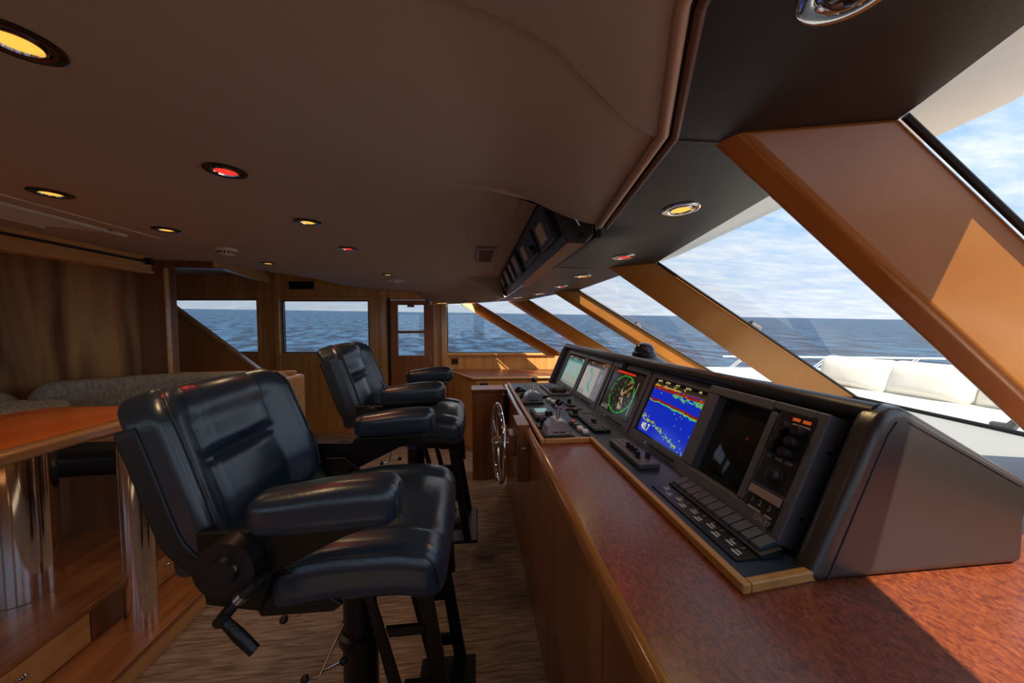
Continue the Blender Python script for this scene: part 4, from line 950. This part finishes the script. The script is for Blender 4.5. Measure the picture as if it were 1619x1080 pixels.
# ------------------------------------------------------------------ outside
def horizon_ray(px, py): return F+RT*((px-809.5)/540)-UP*((py-540)/540)
nse = horizon_ray(272, 487).cross(horizon_ray(1460, 505)).normalized()
if nse.z < 0: nse = -nse
def make_sea():
    rings = [3, 8, 15, 30, 60, 120, 250, 500, 1000, 2000, 4500]; n = 72; V = [(0, 0, 0)]; Fc = []
    for r_ in rings:
        for i in range(n): V.append((r_*math.cos(2*PI*i/n), r_*math.sin(2*PI*i/n), 0))
    for i in range(n): Fc.append((0, 1+i, 1+(i+1) % n))
    for j in range(len(rings)-1):
        for i in range(n): a = 1+j*n; b = 1+(j+1)*n; Fc.append((a+i, b+i, b+(i+1) % n, a+(i+1) % n))
    M = mat('sea_water', (.008, .045, .085), .35, spec=.09); nt = M.node_tree; N = nt.nodes; L = nt.links; b = N['Principled BSDF']
    tc = N.new('ShaderNodeTexCoord')
    hs = []
    for sc_, dt, mp_ in ((.35, 3, (1, .45, 1)), (1.6, 4, (1, .5, 1)), (7, 3, (1, .6, 1))):
        mp = N.new('ShaderNodeMapping'); mp.inputs['Scale'].default_value = mp_; mp.inputs['Rotation'].default_value = (0, 0, .5); L.new(tc.outputs['Object'], mp.inputs[0])
        t = N.new('ShaderNodeTexNoise'); t.inputs['Scale'].default_value = sc_; t.inputs['Detail'].default_value = dt; t.inputs['Distortion'].default_value = .4; L.new(mp.outputs[0], t.inputs[0]); hs.append(t)
    s1 = N.new('ShaderNodeMath'); s1.operation = 'MULTIPLY_ADD'; L.new(hs[1].outputs[0], s1.inputs[0]); s1.inputs[1].default_value = .35; L.new(hs[0].outputs[0], s1.inputs[2])
    s2 = N.new('ShaderNodeMath'); s2.operation = 'MULTIPLY_ADD'; L.new(hs[2].outputs[0], s2.inputs[0]); s2.inputs[1].default_value = .07; L.new(s1.outputs[0], s2.inputs[2])
    bp = N.new('ShaderNodeBump'); bp.inputs['Strength'].default_value = 1; bp.inputs['Distance'].default_value = 3.0; L.new(s2.outputs[0], bp.inputs['Height']); L.new(bp.outputs[0], b.inputs['Normal'])
    # wave contrast painted into the colour: dark troughs, lighter crests; sparse foam
    rp = N.new('ShaderNodeValToRGB'); L.new(s2.outputs[0], rp.inputs[0]); e = rp.color_ramp.elements
    e[0].position = .62; e[0].color = (.003, .014, .045, 1); e[1].position = .84; e[1].color = (.045, .13, .27, 1)
    fo = N.new('ShaderNodeTexNoise'); fo.inputs['Scale'].default_value = .12; fo.inputs['Detail'].default_value = 9; fo.inputs['Roughness'].default_value = .72; mp = N.new('ShaderNodeMapping'); mp.inputs['Scale'].default_value = (1, .35, 1); mp.inputs['Rotation'].default_value = (0, 0, .5)
    L.new(tc.outputs['Object'], mp.inputs[0]); L.new(mp.outputs[0], fo.inputs[0])
    fr_ = N.new('ShaderNodeValToRGB'); L.new(fo.outputs[0], fr_.inputs[0]); fr_.color_ramp.elements[0].position = .705; fr_.color_ramp.elements[1].position = .74
    mx = N.new('ShaderNodeMixRGB'); L.new(fr_.outputs[0], mx.inputs[0]); L.new(rp.outputs[0], mx.inputs[1]); mx.inputs[2].default_value = (.8, .85, .85, 1); L.new(mx.outputs[0], b.inputs['Base Color'])
    o = obj('sea', MB((V, Fc)), M, merge=False)
    o.location = EYE-nse*5.2
    o.rotation_euler = nse.to_track_quat('Z', 'Y').to_euler()
    tag(o, 'choppy blue sea reaching to the horizon outside all windows', 'sea', kind='stuff')
make_sea()
fd = MB(p_prism([(1.95, -1.6), (1.95, 3.6), (2.6, 3.65), (4.2, 3.45), (6.0, 2.9), (7.6, 1.7), (6.0, .4), (4.2, -1.0)], .55, .70, 'Z'))
fdk = thing('foredeck', 'white foredeck with raised bulwark outside the windscreen', 'deck', (3.5, 1.6, .6))
obj('deck_surface', fd, GELC, fdk)
obj('coaming', MB(p_prism([(1.30, 3.95), (1.62, 3.2), (1.86, 2.3), (1.95, 1.4), (1.85, .4), (1.6, -.5), (1.2, -1.1), (2.1, -1.3), (2.3, .4), (2.3, 2.0), (2.1, 3.2), (1.8, 4.1)], .70, 1.0, 'Z')), GELC, fdk)
bw = [(1.9, 4.05), (2.94, 3.75), (3.8, 3.58), (4.6, 3.40), (5.6, 3.1), (6.6, 2.6), (7.6, 1.7)]
obj('bulwark', MB(sweep(cushion_path(bw, 40), lambda t: [(-.05, .60), (.05, .60), (.07, .90), (.0, .925), (-.07, .90)])), GELC, fdk, smooth=50)
rl = thing('bow_rail', 'polished bow rail on slanted stanchions outside the windscreen', 'railing', (3.5, 3.6, .92))
rp_ = cushion_path(bw[1:], 40)
obj('top_rail', MB(p_tube([(p.x, p.y, 1.055) for p in rp_], .011, 10)), mat('rail_steel', (.85, .86, .88), .18, metal=.6), rl, smooth=60)
for i in (2, 9, 16, 23, 30):
    p = rp_[i]; q_ = rp_[i+1]; d = (q_-p).normalized()
    for o_ in (0, .035): obj('stanchion', MB(p_tube([(p.x-d.x*(.16+o_)+.0, p.y-d.y*(.16+o_), .91), (p.x-d.x*o_, p.y-d.y*o_, 1.05)], .006, 8)), bpy.data.materials['rail_steel'], rl, smooth=60)
sp_ = MB(p_rbox(.72, 1.75, .12, .06, 18, lambda x, y, z: (2.62+x, .75+y, .83+z)))
tag(obj('sunpad', sp_, PADW, smooth=60), 'large white sunpad mattress on the foredeck outside the windscreen', 'sunpad')
for xx, yy, lb, wy in ((2.93, 2.33, 'white deck cushion with piped corner, left end of the sunpad row', .24), (2.97, 1.91, 'white deck cushion in the middle of the sunpad row', .215), (3.02, 1.48, 'white deck cushion to the right, partly behind the big mullion', .23)):
    def cf(x, y, z, xx=xx, yy=yy, wy=wy):
        a = (1-(abs(y)/wy)**3)*(1-(abs(z)/.12)**3); px_ = x*(.35+.65*max(0, a)); 
        return (xx+px_+.35*z, yy+y*(1+.06*(abs(z)/.12)**2), 1.055+z*(1+.10*(abs(y)/wy)**4)-.02*abs(x))
    c_ = obj('deck_cushion', MB(p_rbox(.10, wy, .115, .06, 20, cf)), PADW, smooth=60); tag(c_, lb, 'cushion', 'white cushions on the sunpad')
# wipers outside the glass
def wiper(a, b, c, lab):
    t = thing('windscreen_wiper', lab, 'wiper', a, 'windscreen wipers')
    obj('pivot', MB(p_cyl(a, tuple(Vector(a)+Vector((.02, 0, .05))), .022, .016, 14)), BLACK, t, smooth=40)
    obj('arm', MB(p_tube([tuple(Vector(a)+Vector((.02, 0, .05))), b, c], [.020, .016, .010], 8)), BLACK, t, smooth=40)
    return t
wiper((1.88, 1.04, 1.0), (1.90, .998, 1.06), (1.90, .955, 1.135), 'black windscreen wiper low outside the near pane')
def hook(x, y, z, s, lab):
    t = thing('wiper_head', lab, 'wiper head', (x, y, z), 'small fittings outside the mullions')  # wiper arm and head outside the glass, no lamp in it
    obj('bracket', MB(p_tube([(x, y, z), (x+.01*s, y-.02*s, z+.06*s), (x-.02*s, y+.04*s, z+.10*s)], .010*s, 8)), STEEL, t, smooth=40)
    obj('head', MB(p_tube([(x-.05*s, y+.12*s, z+.075*s), (x-.02*s, y+.03*s, z+.105*s)], [.012*s, .018*s], 10)), BLACK, t, smooth=40)
hook(1.46, 1.62, 1.375, .6, 'small dark wiper head beside the wide mullion above the horizon')
hook(1.33, 2.64, 1.38, .6, 'small dark wiper head beside the third mullion above the horizon')
